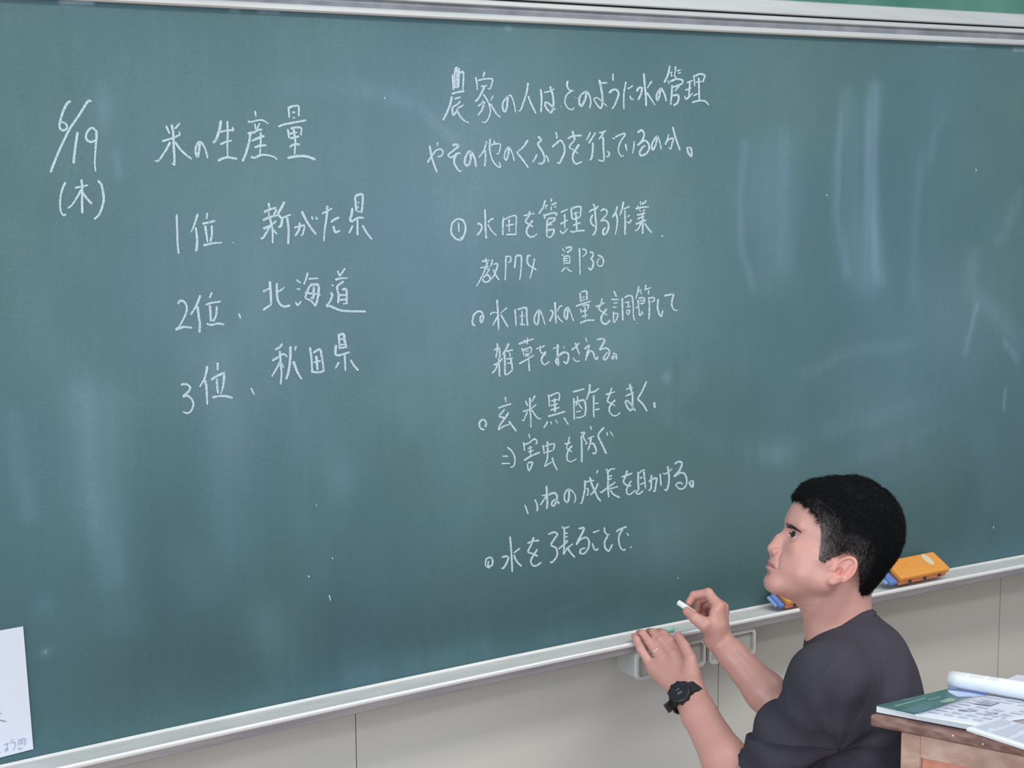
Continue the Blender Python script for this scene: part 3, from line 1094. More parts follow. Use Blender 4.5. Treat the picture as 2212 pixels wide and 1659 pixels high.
# ------------------------------------------------------------------ erasers, chalk in the tray
def eraser(px, py, zup, length, ang, tilt, label, strap_len, sticker=False, depth=0.062, height=0.026):
    p = on_y(px, py, board_y(3.0 if px > 1800 else 2.5)-depth*math.cos(tilt)-0.006); p[2] = ZB+zup
    e = empty('board_eraser', p); tag(e, label, 'eraser', 'board erasers on the chalk tray')
    p[1] = board_y(p[0])-depth*math.cos(tilt)-0.006; e.location = Vector(p)
    ca, sa = math.cos(ang), math.sin(ang); ct, st = math.cos(tilt), math.sin(tilt)
    ex = np.array([ca, sa, 0.0]); ey0 = np.array([-sa, ca, 0.0])
    ey = ct*ey0+st*np.array([0, 0, 1.0]); ez = -st*ey0+ct*np.array([0, 0, 1.0])
    P = np.array(p)
    bevel(obox('felt_pad', P+ex*0.004+ey*0.003, ex*(length-0.008), ey*(depth-0.006), ez*0.012, M['orange_side'], e), 0.002)
    obox('grip_body', P+ez*0.011, ex*length, ey*depth, ez*(height-0.011), M['orange'], e, bev=0.006, seg=3)
    for i in range(3):
        c = P+ex*(length*(0.2+0.3*i))+ez*0.006-ey*0.0012
        obox('slot', c, ex*0.007, ey*0.004, ez*0.007, M['slot'], e, bev=0.0015)
    for i in range(1):
        c = P-ex*0.0012+ey*(depth*0.55)+ez*0.008
        obox('slot', c, ex*0.004, ey*0.007, ez*0.008, M['slot'], e, bev=0.0015)
    if sticker:
        c = P+ex*(length*0.74)+ey*(depth*0.62)+ez*(height+0.0006); n = 20
        v = [c+ex*0.011*math.cos(2*math.pi*k/n)+ey*0.019*math.sin(2*math.pi*k/n) for k in range(n)]
        mesh_obj('oval_sticker', v, [tuple(range(n))], M['silver'], e)
        for dx in (-0.05, -0.062):
            c2 = P+ex*(length*0.45+dx+0.02)+ey*(depth*0.45)+ez*(height-0.0004)
            obox('moulded_rib', c2, ex*0.004, ey*0.016+ex*0.006, ez*0.0012, M['orange'], e)
    if strap_len:
        obox('strap', P-ex*strap_len+ey*0.004+ez*0.001, ex*strap_len*1.02, ey*(depth*0.62), ez*0.011, M['blue'], e, bev=0.004, seg=3)
        obox('strap_edge', P-ex*(strap_len*1.35)+ey*0.012, ex*strap_len*0.45, ey*(depth*0.5), ez*0.006, M['blue_pale'], e, bev=0.002)
    return e

# ------------------------------------------------------------------ paper on the board
pc = [on_board(x, y, 0.0035) for x, y in ((50, 1353), (72, 1618))]
tl = on_board(0, 1362, 0.0035); dirx = (tl-pc[0]); dirx /= np.linalg.norm(dirx)
A, B = pc[0], pc[1]
bl = on_board(0, 1636.5, 0.0035); dirb = (bl-B); dirb /= np.linalg.norm(dirb)
C_, D_ = A+dirx*0.30, B+dirb*0.30
for q_ in (C_, D_): q_[1] = board_y(q_[0])-0.0035
nrm = np.array([0, -1.0, 0])
pv = [A, C_, D_, B]+[p-nrm*0.0008 for p in (A, C_, D_, B)]
poster = mesh_obj('paper_notice', pv, [(0, 1, 2, 3), (7, 6, 5, 4), (0, 4, 5, 1), (1, 5, 6, 2), (2, 6, 7, 3), (3, 7, 4, 0)], M['paper'])
tag(poster, 'white paper notice stuck on the lower left of the chalkboard', 'paper')
def psc(s, w): return [([(0+float(a.split(',')[0])/4.894, 1320+float(a.split(',')[1])/4.894) for a in l.split()], w) for l in s.strip().split('\n')]
write_strokes('black_marks', None, psc("-60,1130 0,1153 65,1168\n-20,1095 15,1080\n-30,1040 0,998", 1.8), 0.0045, M['ink'], poster, on_board, rng)
write_strokes('purple_marks', 'small purple handwriting', psc("""-40,1420 -30,1500 0,1500 15,1490
40,1415 95,1395
70,1395 80,1440 75,1478 50,1475 60,1455 90,1470
105,1370 150,1360
108,1400 140,1385 165,1400 155,1440 140,1480
195,1365 200,1425
195,1365 265,1352 262,1420
212,1380 250,1372
228,1360 232,1420
205,1400 258,1392
185,1450 240,1448
195,1465 235,1462""", 1.6), 0.0045, M['ink_purple'], poster, on_board, rng)

eraser(1946, 1262, 0.002, 0.159, 0.0, 0.50, 'orange board eraser with an oval sticker lying on the right part of the tray', 0.022, sticker=True, depth=0.062)
eraser(1697, 1313, 0.0, 0.11, 0.0, 0.50, 'blue and orange eraser on the tray behind the chin of the person', 0.014)
def stick(a, b, r, m, name, label, cat, group=None):
    a, b = np.array(a), np.array(b); d = (b-a)/np.linalg.norm(b-a)
    o = tube(name, [a, a+d*0.0008, b-d*0.0008, b], [r*0.82, r, r, r*0.82], m, None, 16)
    return tag(o, label, cat, group)
gy = board_y(1.8)
ga = on_y(1419, 1368, -0.046); gb = on_y(1452, 1361, -0.046)
ga[2] = ZB-0.0045; gb[2] = ZB-0.0045
stick((ga[0], -0.040, ZB+0.0025), (ga[0]+0.045, -0.045, ZB+0.0025), 0.0055, M['chalk_green'], 'chalk_stick', 'pale green chalk stick in the tray above the fingers of the left hand', 'chalk')

# ------------------------------------------------------------------ implicit surface tools for the figure
class Field:
    """a signed distance grid; primitives are merged smoothly and the zero surface is meshed"""
    def __init__(self, lo, hi, h):
        self.lo, self.h = np.array(lo, float), h
        self.n = np.ceil((np.array(hi)-self.lo)/h).astype(int)+1
        self.F = np.full(self.n, 0.03, np.float32)
        self.ax = [self.lo[i]+h*np.arange(self.n[i]) for i in range(3)]
    def sub(self, lo, hi, margin=0.02):
        i0 = np.clip(((np.array(lo)-margin-self.lo)/self.h).astype(int), 0, self.n-1)
        i1 = np.clip(((np.array(hi)+margin-self.lo)/self.h).astype(int)+2, 1, self.n)
        sl = tuple(slice(a, max(b, a+1)) for a, b in zip(i0, i1))
        X = [self.ax[i][sl[i]].astype(np.float32) for i in range(3)]
        return sl, X[0][:, None, None], X[1][None, :, None], X[2][None, None, :]
    def merge(self, sl, d, k):
        A = self.F[sl]
        if k > 0:
            h = np.clip(0.5+0.5*(A-d)/k, 0, 1); self.F[sl] = A*(1-h)+d*h-k*h*(1-h)
        else: self.F[sl] = np.minimum(A, d)
    def carve(self, sl, d, k):
        A = self.F[sl]; d = -d
        h = np.clip(0.5+0.5*(d-A)/k, 0, 1); self.F[sl] = A*(1-h)+d*h+k*h*(1-h)
    def capsule(self, a, b, ra, rb=None, k=0.008, cut=False, sq=None):
        a, b = np.array(a, float), np.array(b, float); rb = ra if rb is None else rb; r = max(ra, rb)
        sl, X, Y, Z = self.sub(np.minimum(a, b)-r, np.maximum(a, b)+r)
        ab = b-a; L2 = float(ab@ab)+1e-12
        t = np.clip(((X-a[0])*ab[0]+(Y-a[1])*ab[1]+(Z-a[2])*ab[2])/L2, 0, 1)
        dx, dy, dz = X-a[0]-t*ab[0], Y-a[1]-t*ab[1], Z-a[2]-t*ab[2]
        d = np.sqrt(dx*dx+dy*dy+dz*dz)
        d = d-(ra+(rb-ra)*t)
        (self.carve if cut else self.merge)(sl, d, k)
    def chain(self, P, R, k=0.008, k0=None):
        for i in range(len(P)-1): self.capsule(P[i], P[i+1], R[i], R[i+1], k if (i or k0 is None) else k0)
    def ellipsoid(self, c, r, axes=None, k=0.01, cut=False):
        c, r = np.array(c, float), np.array(r, float); R = r.max()
        sl, X, Y, Z = self.sub(c-R, c+R)
        dx, dy, dz = X-c[0], Y-c[1], Z-c[2]
        ax = np.eye(3) if axes is None else np.array(axes)
        k0 = 0; k1 = 0
        for i in range(3):
            u = dx*ax[i][0]+dy*ax[i][1]+dz*ax[i][2]; k0 = k0+(u/r[i])**2; k1 = k1+(u/r[i]**2)**2
        k0 = np.sqrt(k0); k1 = np.sqrt(k1)+1e-9
        d = k0*(k0-1)/k1
        (self.carve if cut else self.merge)(sl, d, k)
    def mesh(self, smooth=1):
        F_, h = self.F, self.h; S = F_ < 0
        c = np.zeros([n-1 for n in self.n], np.uint8)
        for i in (0, 1):
            for j in (0, 1):
                for k in (0, 1): c += S[i:i+c.shape[0], j:j+c.shape[1], k:k+c.shape[2]]
        I, J, K = np.nonzero((c > 0) & (c < 8)); N = len(I)
        idx = np.full(c.shape, -1, np.int32); idx[I, J, K] = np.arange(N)
        acc = np.zeros((N, 3)); cnt = np.zeros(N)
        cr = [(i, j, k) for i in (0, 1) for j in (0, 1) for k in (0, 1)]
        for a in cr:
            for b in cr:
                df = [b[q]-a[q] for q in range(3)]
                if sum(df) != 1 or min(df) < 0: continue
                fa = F_[I+a[0], J+a[1], K+a[2]]; fb = F_[I+b[0], J+b[1], K+b[2]]
                m = (fa < 0) != (fb < 0); t = np.where(m, fa/(fa-fb+1e-20*(~m)+(~m)), 0)
                p = np.stack([a[q]+t*df[q] for q in range(3)], 1)
                acc[m] += p[m]; cnt[m] += 1
        P = np.stack([I, J, K], 1)+acc/cnt[:, None]; P = self.lo+P*h
        quads = []
        for q in range(3):
            o1, o2 = [(1, 2), (2, 0), (0, 1)][q]
            A = [slice(None)]*3; B = [slice(None)]*3; A[q] = slice(0, -1); B[q] = slice(1, None)
            sa, sb = S[tuple(A)], S[tuple(B)]
            for flip, mm in ((0, sa & ~sb), (1, ~sa & sb)):
                e = np.array(np.nonzero(mm)).T
                ok = (e[:, o1] > 0) & (e[:, o2] > 0) & (e[:, o1] < self.n[o1]-1) & (e[:, o2] < self.n[o2]-1); e = e[ok]
                d1 = np.zeros(3, int); d1[o1] = 1; d2 = np.zeros(3, int); d2[o2] = 1
                cc = [e-d1-d2, e-d2, e, e-d1]
                g = np.stack([idx[x[:, 0], x[:, 1], x[:, 2]] for x in cc], 1)
                if flip: g = g[:, ::-1]
                quads.append(g)
        Qd = np.concatenate(quads); Qd = Qd[(Qd >= 0).all(1)]
        for _ in range(smooth):
            s = np.zeros_like(P); n_ = np.zeros(N)
            for a, b in ((0, 1), (1, 2), (2, 3), (3, 0)):
                for u, v in ((a, b), (b, a)):
                    for q in range(3): s[:, q] += np.bincount(Qd[:, u], P[Qd[:, v], q], N)
                    n_ += np.bincount(Qd[:, u], minlength=N)
            P = P*0.4+0.6*s/np.maximum(n_, 1)[:, None]
        return P, Qd
def cam_mesh(name, P, Qd, m, parent, attrs=None):
    W_ = c2w(P)
    me = bpy.data.meshes.new(name)
    me.vertices.add(len(W_)); me.vertices.foreach_set('co', W_.astype(np.float32).reshape(-1))
    me.loops.add(Qd.size); me.loops.foreach_set('vertex_index', Qd.astype(np.int32).reshape(-1))
    me.polygons.add(len(Qd)); me.polygons.foreach_set('loop_start', np.arange(0, Qd.size, 4, dtype=np.int32)); me.polygons.foreach_set('loop_total', np.full(len(Qd), 4, np.int32))
    me.update(calc_edges=True); me.validate()
    me.polygons.foreach_set('use_smooth', [True]*len(me.polygons))
    me.materials.append(m)
    for k, v in (attrs or {}).items():
        a = me.attributes.new(k, 'FLOAT', 'POINT'); a.data.foreach_set('value', np.asarray(v, np.float32))
    o = bpy.data.objects.new(name, me); coll.objects.link(o); attach(o, parent); return o
def normals(P, Qd):
    n = np.cross(P[Qd[:, 2]]-P[Qd[:, 0]], P[Qd[:, 3]]-P[Qd[:, 1]]); N = np.zeros_like(P)
    for c in range(4):
        for q in range(3): N[:, q] += np.bincount(Qd[:, c], n[:, q], len(P))
    return N/(np.linalg.norm(N, axis=1, keepdims=True)+1e-12)

# ------------------------------------------------------------------ the person
hip_w = wpt(1870, 1900, 3.04)
person = empty('person', (hip_w[0], hip_w[1], 0.0))
tag(person, 'person with short black hair in a charcoal T-shirt kneeling at the board with chalk raised', 'person')

# skin: head frame (f = where the face looks, s = left side, towards the camera, u = up), millimetres
DH = 3.02
OH = cpt(1800, 1170, DH)
Tv = -OH/np.linalg.norm(OH); Rr = np.cross(np.array([0, 1.0, 0]), -Tv); Rr /= np.linalg.norm(Rr); Uu = np.cross(-Tv, Rr); Uu /= np.linalg.norm(Uu)
TILT, HY = math.radians(20), math.radians(12)
F2 = -math.cos(TILT)*Rr+math.sin(TILT)*Uu; HU = math.sin(TILT)*Rr+math.cos(TILT)*Uu
HF = math.cos(HY)*F2+math.sin(HY)*Tv; HS = math.cos(HY)*Tv-math.sin(HY)*F2
HA = (HF, HS, HU)
K = 1.0235e-3
def hd(f, s, u): return OH+K*(f*HF+s*HS+u*HU)
def local(P):
    d = (P-OH)/K; return d@HF, d@HS, d@HU
BODY = Field(np.array([0.225, -0.795, 2.825]), np.array([0.770, -0.165, 3.375]), 0.00175)
H_ = BODY
lo = np.minimum(cpt(1640, 1440, 2.86), cpt(1640, 1440, 3.2)); hi = np.maximum(cpt(1965, 1015, 3.2), cpt(1965, 1015, 2.86))
lo[2], hi[2] = 2.885, 3.155
def HE(c, r, k=8, cut=False, rot=None):
    ax = HA
    if rot:                                     # rotate the ellipsoid axes about s (deg)
        a = math.radians(rot); ax = (math.cos(a)*HF+math.sin(a)*HU, HS, -math.sin(a)*HF+math.cos(a)*HU)
    H_.ellipsoid(hd(*c), np.array(r)*K, ax, k*K, cut)
def HC(a, b, ra, rb=None, k=8, cut=False): H_.capsule(hd(*a), hd(*b), ra*K, None if rb is None else rb*K, k*K, cut)
HE((-14, 0, 30), (95, 73, 78), 5)                       # cranium
HE((20, 0, 5), (68, 66, 62), 20)                         # front of the skull
HE((28, 0, -45), (56, 55, 56), 22)                       # mid face
HE((14, 0, -52), (52, 63, 44), 16)
HE((24, 0, -58), (50, 61, 40), 16)
for sd in (-1, 1):
    HC((58, 36*sd, -34), (14, 60*sd, -34), 18, 13, 16)    # cheekbone
    HC((2, 50*sd, -72), (66, 18*sd, -104), 14, 14, 24)    # jaw line
    HC((0, 53*sd, -40), (2, 50*sd, -72), 16, 14, 20)
    HC((62, 22*sd, -70), (40, 40*sd, -70), 19, 20, 20)    # cheek
    HC((80, 14*sd, 7), (70, 44*sd, 6), 8, 8, 12)          # brow ridge
HC((72, -12, -104), (72, 12, -104), 15, 15, 16)           # chin
HC((76, -3, -106), (76, 3, -106), 12, 12, 10)
HE((40, 0, -96), (40, 40, 22), 18)                        # floor of the mouth
HE((72, 0, -74), (20, 26, 20), 12)                        # muzzle
HE((61, 0, 26), (27, 46, 32), 18)                         # forehead
for sd in (-1, 1): HE((85, 31*sd, -16), (15, 17, 11), 9, cut=True)     # eye sockets
HC((80, 0, -6), (96, 0, -42), 6.0, 6.5, 8)                # nose bridge
HC((90, 0, -30), (88, 0, -56), 9, 11, 9)
HE((97.5, 0, -50), (8.5, 9.5, 8), 5)                      # nose tip
for sd in (-1, 1):
    HE((89, 12*sd, -53), (10, 6.5, 7.5), 4)               # wings of the nose
    HE((91, 6*sd, -60.5), (4, 2.6, 2.6), 2, cut=True)
    HC((87, 19*sd, -54), (80, 27*sd, -76), 1.2, 1.0, 9, cut=True)      # nasolabial fold
HC((93.5, 0, -62), (93, 0, -68), 2.2, 2.2, 4, cut=True)   # philtrum
HE((88.5, 0, -72.5), (8, 20, 5.2), 3.5)                   # lips
HE((88.5, 0, -83), (8.5, 18, 6.0), 3.5)
HC((96.5, -16, -78.3), (96.5, 16, -78.3), 1.5, 1.5, 2.5, cut=True)
for sd in (-1, 1): HC((96.5, 0, -78.0), (83, 23*sd, -80.0), 1.6, 1.4, 2.5, cut=True)
HE((96, 0, -93.5), (7, 18, 4.5), 7, cut=True)
# eyelids around the eyeballs
EYE = [(67, 30*sd, -15) for sd in (-1, 1)]
for (ef, es, eu) in EYE:
    HE((ef, es, eu), (13.2, 14.6, 13.0), 3)
    sg = 1 if es > 0 else -1
    HC((ef+13, es-9*sg, eu-0.8), (ef+7.5, es+13.5*sg, eu+0.4), 3.5, 2.8, 1.0, cut=True)
    HC((ef+12, es-9*sg, eu+6.2), (ef+6.5, es+14*sg, eu+5.2), 0.9, 0.9, 1.6, cut=True)     # lid fold
SKULL = BODY.F[:, :, :].copy()
# neck
H_.capsule(cpt(1828, 1240, 3.03), cpt(1822, 1320, 3.04), 0.046, 0.050, 0.020)
H_.capsule(cpt(1796, 1288, 3.03), cpt(1817, 1440, 3.05), 0.0545, 0.061, 0.018)
H_.capsule(cpt(1812, 1262, 2.985), cpt(1764, 1392, 3.01), 0.013, 0.012, 0.022)   # sternomastoid
HC((30, 0, -88), (-6, 0, -92), 30, 44, 22)
# ears
for sd in (-1, 1):
    c = np.array([-17, 74*sd, -41]); th = math.radians(22)
    EF = math.cos(th)*HF-math.sin(th)*0*HU; 
    au = math.cos(th)*HU-math.sin(th)*HF; af = math.cos(th)*HF+math.sin(th)*HU
    out = HS*sd; tilt_o = math.radians(24)
    ao = math.cos(tilt_o)*out+math.sin(tilt_o)*af; ab = math.cos(tilt_o)*af-math.sin(tilt_o)*out   # ab: towards the face, ao: outward normal
    def ep(x, y, z): return hd(*c)+K*(x*ab+y*au+z*ao)
    E_ = (ab, au, ao)
    H_.ellipsoid(ep(-2, 2, 1), np.array((16.5, 26, 5.0))*K, E_, 5*K)
    H_.ellipsoid(ep(1, -24, 1), np.array((9, 9.5, 5.0))*K, E_, 6*K)
    H_.ellipsoid(ep(-2, 4, 7.5), np.array((12.0, 19.5, 5.6))*K, E_, 2*K, cut=True)     # scapha
    # helix rim
    rim = []
    for i in range(17):
        w = math.radians(-40+250*i/16); rim.append(ep(-2-15.6*math.cos(w)*1.0*(-1)*-1 if False else -2-15.8*math.cos(w), 2+25*math.sin(w), 5.2))
    for i in range(16): H_.capsule(rim[i], rim[i+1], 2.9*K, 2.9*K, 1.5*K)
    H_.capsule(ep(-8, 16, 4), ep(-9, -8, 4), 2.6*K, 2.6*K, 4*K)                       # antihelix
    H_.capsule(ep(-9, -8, 4), ep(0, -17, 4), 2.6*K, 2.8*K, 3*K)
    H_.capsule(ep(12, -4, 3), ep(10, -9, 4), 3.6*K, 3.2*K, 3*K)                       # tragus
    H_.ellipsoid(ep(3, -5, 3.5), np.array((5.5, 8, 6))*K, E_, 2*K, cut=True)           # concha
# ---- left arm: forearm rises to the tray, hand draped over its edge
def arm_field(pts, h=0.0014):
    A = np.array(pts); lo = A.min(0)-0.05; hi = A.max(0)+0.05
    return Field(lo, hi, h)
c = cpt
LW, LE, LSh = c(1484, 1505, 3.185), c(1617, 1724, 3.02), c(1800, 1461, 2.88)
AL = BODY
AL.chain([LE, LE*0.62+LW*0.38, LE*0.2+LW*0.8, LW], [0.043, 0.0425, 0.031, 0.0265], 0.010)
AL.capsule(c(1500, 1490, 3.19), LE*0.55+LW*0.45, 0.020, 0.026, 0.02)
AL.capsule(LE, LE*0.8+LSh*0.2, 0.043, 0.046, 0.012)
MCP = [c(1484, 1423, 3.248), c(1457, 1417, 3.262), c(1431, 1426, 3.272), c(1408, 1440, 3.272)]
for i, m_ in enumerate(MCP):
    r = [0.0125, 0.0125, 0.012, 0.0115][i]
    AL.capsule(LW*0.92+m_*0.08, m_, 0.019, r, 0.012)
AL.capsule(c(1462, 1490, 3.19), c(1412, 1446, 3.262), 0.017, 0.0115, 0.012)
AL.capsule(c(1497, 1478, 3.19), c(1487, 1432, 3.235), 0.017, 0.013, 0.012)
FG = [[MCP[0], c(1450, 1386, 3.290), c(1434, 1369, 3.312), c(1424, 1365, 3.332)],
      [MCP[1], c(1428, 1384, 3.298), c(1411, 1367, 3.322), c(1402, 1365, 3.342)],
      [MCP[2], c(1403, 1388, 3.303), c(1388, 1369, 3.316), c(1381, 1368, 3.332)],
      [MCP[3], c(1384, 1402, 3.286), c(1375, 1381, 3.300), c(1370, 1374, 3.312)]]
for i, q in enumerate(FG):
    r = [0.0098, 0.0098, 0.0094, 0.0082][i]
    AL.chain(q, [r*1.16, r*1.0, r*0.90, r*0.80], 0.0016, 0.006)
    AL.capsule(q[1], q[1], r*1.08, r*1.08, 0.002)
TH = [c(1494, 1455, 3.205), c(1492, 1424, 3.218), c(1478, 1394, 3.245), c(1465, 1374, 3.268)]
AL.chain(TH, [0.016, 0.0115, 0.0100, 0.0085], 0.002, 0.012)
for i, m_ in enumerate(MCP[:4]):                    # faint extensor tendons
    AL.capsule(LW*0.55+m_*0.45+np.array([0, 0, -0.0135]), m_+np.array([0, 0, -0.0085]), 0.0022, 0.0030, 0.006)

# ---- right arm: hand raised, chalk pinched between thumb and forefinger
RW, REl, RSh = c(1549, 1378, 3.275), c(1722, 1572, 3.19), c(1862, 1440, 3.18)
AR = BODY
AR.chain([REl, REl*0.6+RW*0.4, REl*0.2+RW*0.8, RW], [0.041, 0.039, 0.029, 0.0245], 0.010)
AR.capsule(REl, REl*0.8+RSh*0.2, 0.041, 0.045, 0.01)
RM = [c(1553, 1311, 3.272), c(1560, 1313, 3.292), c(1562, 1322, 3.312), c(1560, 1334, 3.330)]
for i, m_ in enumerate(RM): AR.capsule(RW, m_, 0.0205, [0.0120, 0.0120, 0.0115, 0.011][i], 0.010)
AR.capsule(RW, c(1548, 1340, 3.29), 0.022, 0.018, 0.012)
RF = [[RM[0], c(1530, 1281, 3.290), c(1499, 1286, 3.303), c(1487, 1305, 3.305)],
      [RM[1], c(1531, 1286, 3.318), c(1507, 1298, 3.330), c(1505, 1319, 3.322)],
      [RM[2], c(1532, 1301, 3.338), c(1513, 1314, 3.345), c(1521, 1335, 3.332)],
      [RM[3], c(1536, 1319, 3.352), c(1522, 1332, 3.352), c(1533, 1347, 3.338)]]
for i, q in enumerate(RF):
    r = [0.0092, 0.0092, 0.0088, 0.0078][i]
    AR.chain(q, [r*1.25, r*1.03, r*0.95, r*0.82], 0.0015, 0.006)
AR.capsule(RF[0][1], RF[0][1], 0.0103, 0.0103, 0.002)
RT_ = [c(1545, 1366, 3.262), c(1524, 1350, 3.252), c(1501, 1335, 3.258), c(1484, 1320, 3.275)]
AR.chain(RT_, [0.019, 0.0150, 0.0112, 0.0088], 0.002, 0.010)
AR.capsule(c(1550, 1350, 3.262), c(1545, 1325, 3.262), 0.017, 0.011, 0.012)
# ---- trunk under the shirt keeps the figure continuous
def torso(Fd, g, legs=False):
    Fd.ellipsoid(c(1846, 1500, 3.04), (0.100+g, 0.150+g, 0.165+g), None, 0.03)
    Fd.ellipsoid(c(1866, 1620, 3.04), (0.098+g, 0.180+g, 0.150+g), None, 0.03)
    Fd.ellipsoid(c(1872, 1800, 3.05), (0.098+g, 0.150+g, 0.150+g), None, 0.04)
    Fd.capsule(c(1822, 1385, 3.04), c(1836, 1450, 3.04), 0.060+g, 0.085+g, 0.03)
    Fd.capsule(c(1830, 1410, 3.03), LSh+np.array([-0.0, -0.01, 0.02]), 0.055+g, 0.056+g, 0.03)
    Fd.capsule(c(1840, 1410, 3.05), RSh+np.array([0, -0.01, -0.02]), 0.052+g, 0.052+g, 0.03)
    Fd.capsule(c(1885, 1425, 2.97), c(1895, 1520, 2.96), 0.055+g, 0.07+g, 0.04)      # shoulder blades
    Fd.capsule(c(1885, 1425, 3.12), c(1895, 1520, 3.13), 0.055+g, 0.07+g, 0.04)
torso(BODY, -0.014)
BODY.capsule(LSh, LE, 0.042, 0.036, 0.01); BODY.capsule(RSh, REl, 0.040, 0.034, 0.01)
P, Qh = BODY.mesh(1)
f_, s_, u_ = local(P)
def gs(x, a, w): return np.exp(-((x-a)/w)**2)
lip = np.clip(gs(u_, -77.5, 8.0)*0.95*np.clip((f_-80)/8, 0, 1)*(np.abs(s_) < 23)*(np.linalg.norm(P-OH, axis=1) < 0.16), 0, 1)
flush = 0.55*gs(np.hypot(np.hypot(f_+24, u_+44)/1.0, (np.abs(s_)-78)*0.8), 0, 30)+0.35*gs(np.hypot(np.hypot(f_-98, u_+48), s_), 0, 17)+0.25*gs(np.hypot(np.hypot(f_-55, u_+40), np.abs(s_)-45), 0, 26)
head_attr = (np.clip(lip, 0, 1), np.clip(flush, 0, 1))

def hand_flush(Pv, tips, w=0.012):
    r = np.zeros(len(Pv))
    for t in tips: r = np.maximum(r, np.exp(-((Pv-t)**2).sum(1)/w**2))
    return r
fl = np.maximum(0.55*hand_flush(P, [q[3] for q in FG]+[TH[3]], 0.014)+0.25*hand_flush(P, MCP, 0.012), 0.6*hand_flush(P, [q[3] for q in RF]+[RT_[3]]+[q[2] for q in RF], 0.015)+0.25*hand_flush(P, RM, 0.02))
M['skin'] = attr_mat('skin', 'flush', (0.61, 0.322, 0.278), (0.70, 0.26, 0.24), rough=0.42, spec=0.55, bump=(700, 0.12, 0.0005), sss=0.12, c2=(0.52, 0.22, 0.23), attr2='lip')
body = cam_mesh('body', P, Qh, M['skin'], person, {'flush': np.clip(head_attr[1]+fl, 0, 1), 'lip': head_attr[0]})

# eyes
def ball(name, c_, r, m, parent, n=20):
    v, f = [], []
    for i in range(n+1):
        a = math.pi*i/n
        for j in range(2*n):
            b = math.pi*j/n; v.append(c2w(c_+r*np.array([math.sin(a)*math.cos(b), math.cos(a), math.sin(a)*math.sin(b)])))
    for i in range(n):
        for j in range(2*n): f.append((i*2*n+j, i*2*n+(j+1) % (2*n), (i+1)*2*n+(j+1) % (2*n), (i+1)*2*n+j))
    return mesh_obj(name, v, f, m, parent, smooth=True)
for e in EYE:
    eb = ball('eyeball', hd(*e), 12.3*K, M['eye_white'], person)
    ball('iris', hd(e[0]+5.6, e[1]+1.5, e[2]+1.8), 8.3*K, M['iris'], eb, 12)
# eyebrows: many short hairs laid outwards along the brow ridge
def hairs(name, roots, dirs, lens, w, m, parent, kids=None):
    n = len(roots); rs = np.random.default_rng(9)
    side = np.cross(dirs, rs.standard_normal((n, 3))); side /= np.linalg.norm(side, axis=1, keepdims=True)
    s2 = np.cross(dirs, side); s2 /= np.linalg.norm(s2, axis=1, keepdims=True)
    b = [roots+w*(math.cos(a)*side+math.sin(a)*s2) for a in (0, 2.094, 4.189)]
    mid = roots+dirs*lens[:, None]*0.55+s2*0; 
    mm = [mid+0.7*w*(math.cos(a)*side+math.sin(a)*s2) for a in (0, 2.094, 4.189)]
    tip = roots+dirs*lens[:, None]+(kids if kids is not None else 0)
    V_ = np.stack(b+mm+[tip], 1).reshape(-1, 3); k = np.arange(n)[:, None]*7
    q = np.concatenate([k+np.array([[0, 1, 4, 3]]), k+np.array([[1, 2, 5, 4]]), k+np.array([[2, 0, 3, 5]])])
    t = np.concatenate([k+np.array([[3, 4, 6, 6]]), k+np.array([[4, 5, 6, 6]]), k+np.array([[5, 3, 6, 6]])])[:, :3]
    W_ = c2w(V_); me = bpy.data.meshes.new(name)
    me.vertices.add(len(W_)); me.vertices.foreach_set('co', W_.astype(np.float32).reshape(-1))
    li = np.concatenate([q.reshape(-1), t.reshape(-1)]).astype(np.int32)
    me.loops.add(len(li)); me.loops.foreach_set('vertex_index', li)
    ls = np.concatenate([np.arange(len(q))*4, len(q)*4+np.arange(len(t))*3]).astype(np.int32); lt = np.concatenate([np.full(len(q), 4), np.full(len(t), 3)]).astype(np.int32)
    me.polygons.add(len(ls)); me.polygons.foreach_set('loop_start', ls); me.polygons.foreach_set('loop_total', lt)
    me.update(calc_edges=True); me.polygons.foreach_set('use_smooth', [True]*len(me.polygons)); me.materials.append(m)
    o = bpy.data.objects.new(name, me); coll.objects.link(o); attach(o, parent); return o
Nh = normals(P, Qh)
rs = np.random.default_rng(2)
for sd in (-1, 1):
    t = np.clip(s_*sd, 0, 60)
    cu = -2.5+2.5*np.sin((t-12)/36*math.pi*0.9)-0.02*(t-12)
    sel = np.nonzero((s_*sd > 10) & (s_*sd < 50) & (np.abs(u_-cu) < 3.6*(1-0.55*np.clip((t-14)/36, 0, 1))) & (f_ > 45))[0]
    pick = rs.choice(sel, 430)
    d_ = 0.25*Nh[pick]+(HS*sd)*0.75-HF*0.35+HU*(0.30-0.012*t[pick])[:, None]; d_ /= np.linalg.norm(d_, axis=1, keepdims=True)
    hairs('eyebrow', P[pick]-Nh[pick]*0.0003+rs.normal(0, 0.0006, (430, 3)), d_, rs.uniform(0.004, 0.008, 430), 0.00026, M['brow'], person)
    # lashes
    e = EYE[0] if sd < 0 else EYE[1]; q = np.linspace(-9, 12, 60)
    rt = np.array([hd(e[0]+12.6-abs(x)*0.10-(x+9)*0.18, e[1]+x*sd, e[2]+1.6-0.012*(x-1)**2) for x in q]); dd = np.array([HF*0.9+HU*0.35+HS*sd*0.05*x for x in q]); dd /= np.linalg.norm(dd, axis=1, keepdims=True)
    hairs('eyelashes', rt, dd, np.full(60, 0.0052), 0.00055, M['brow'], person)

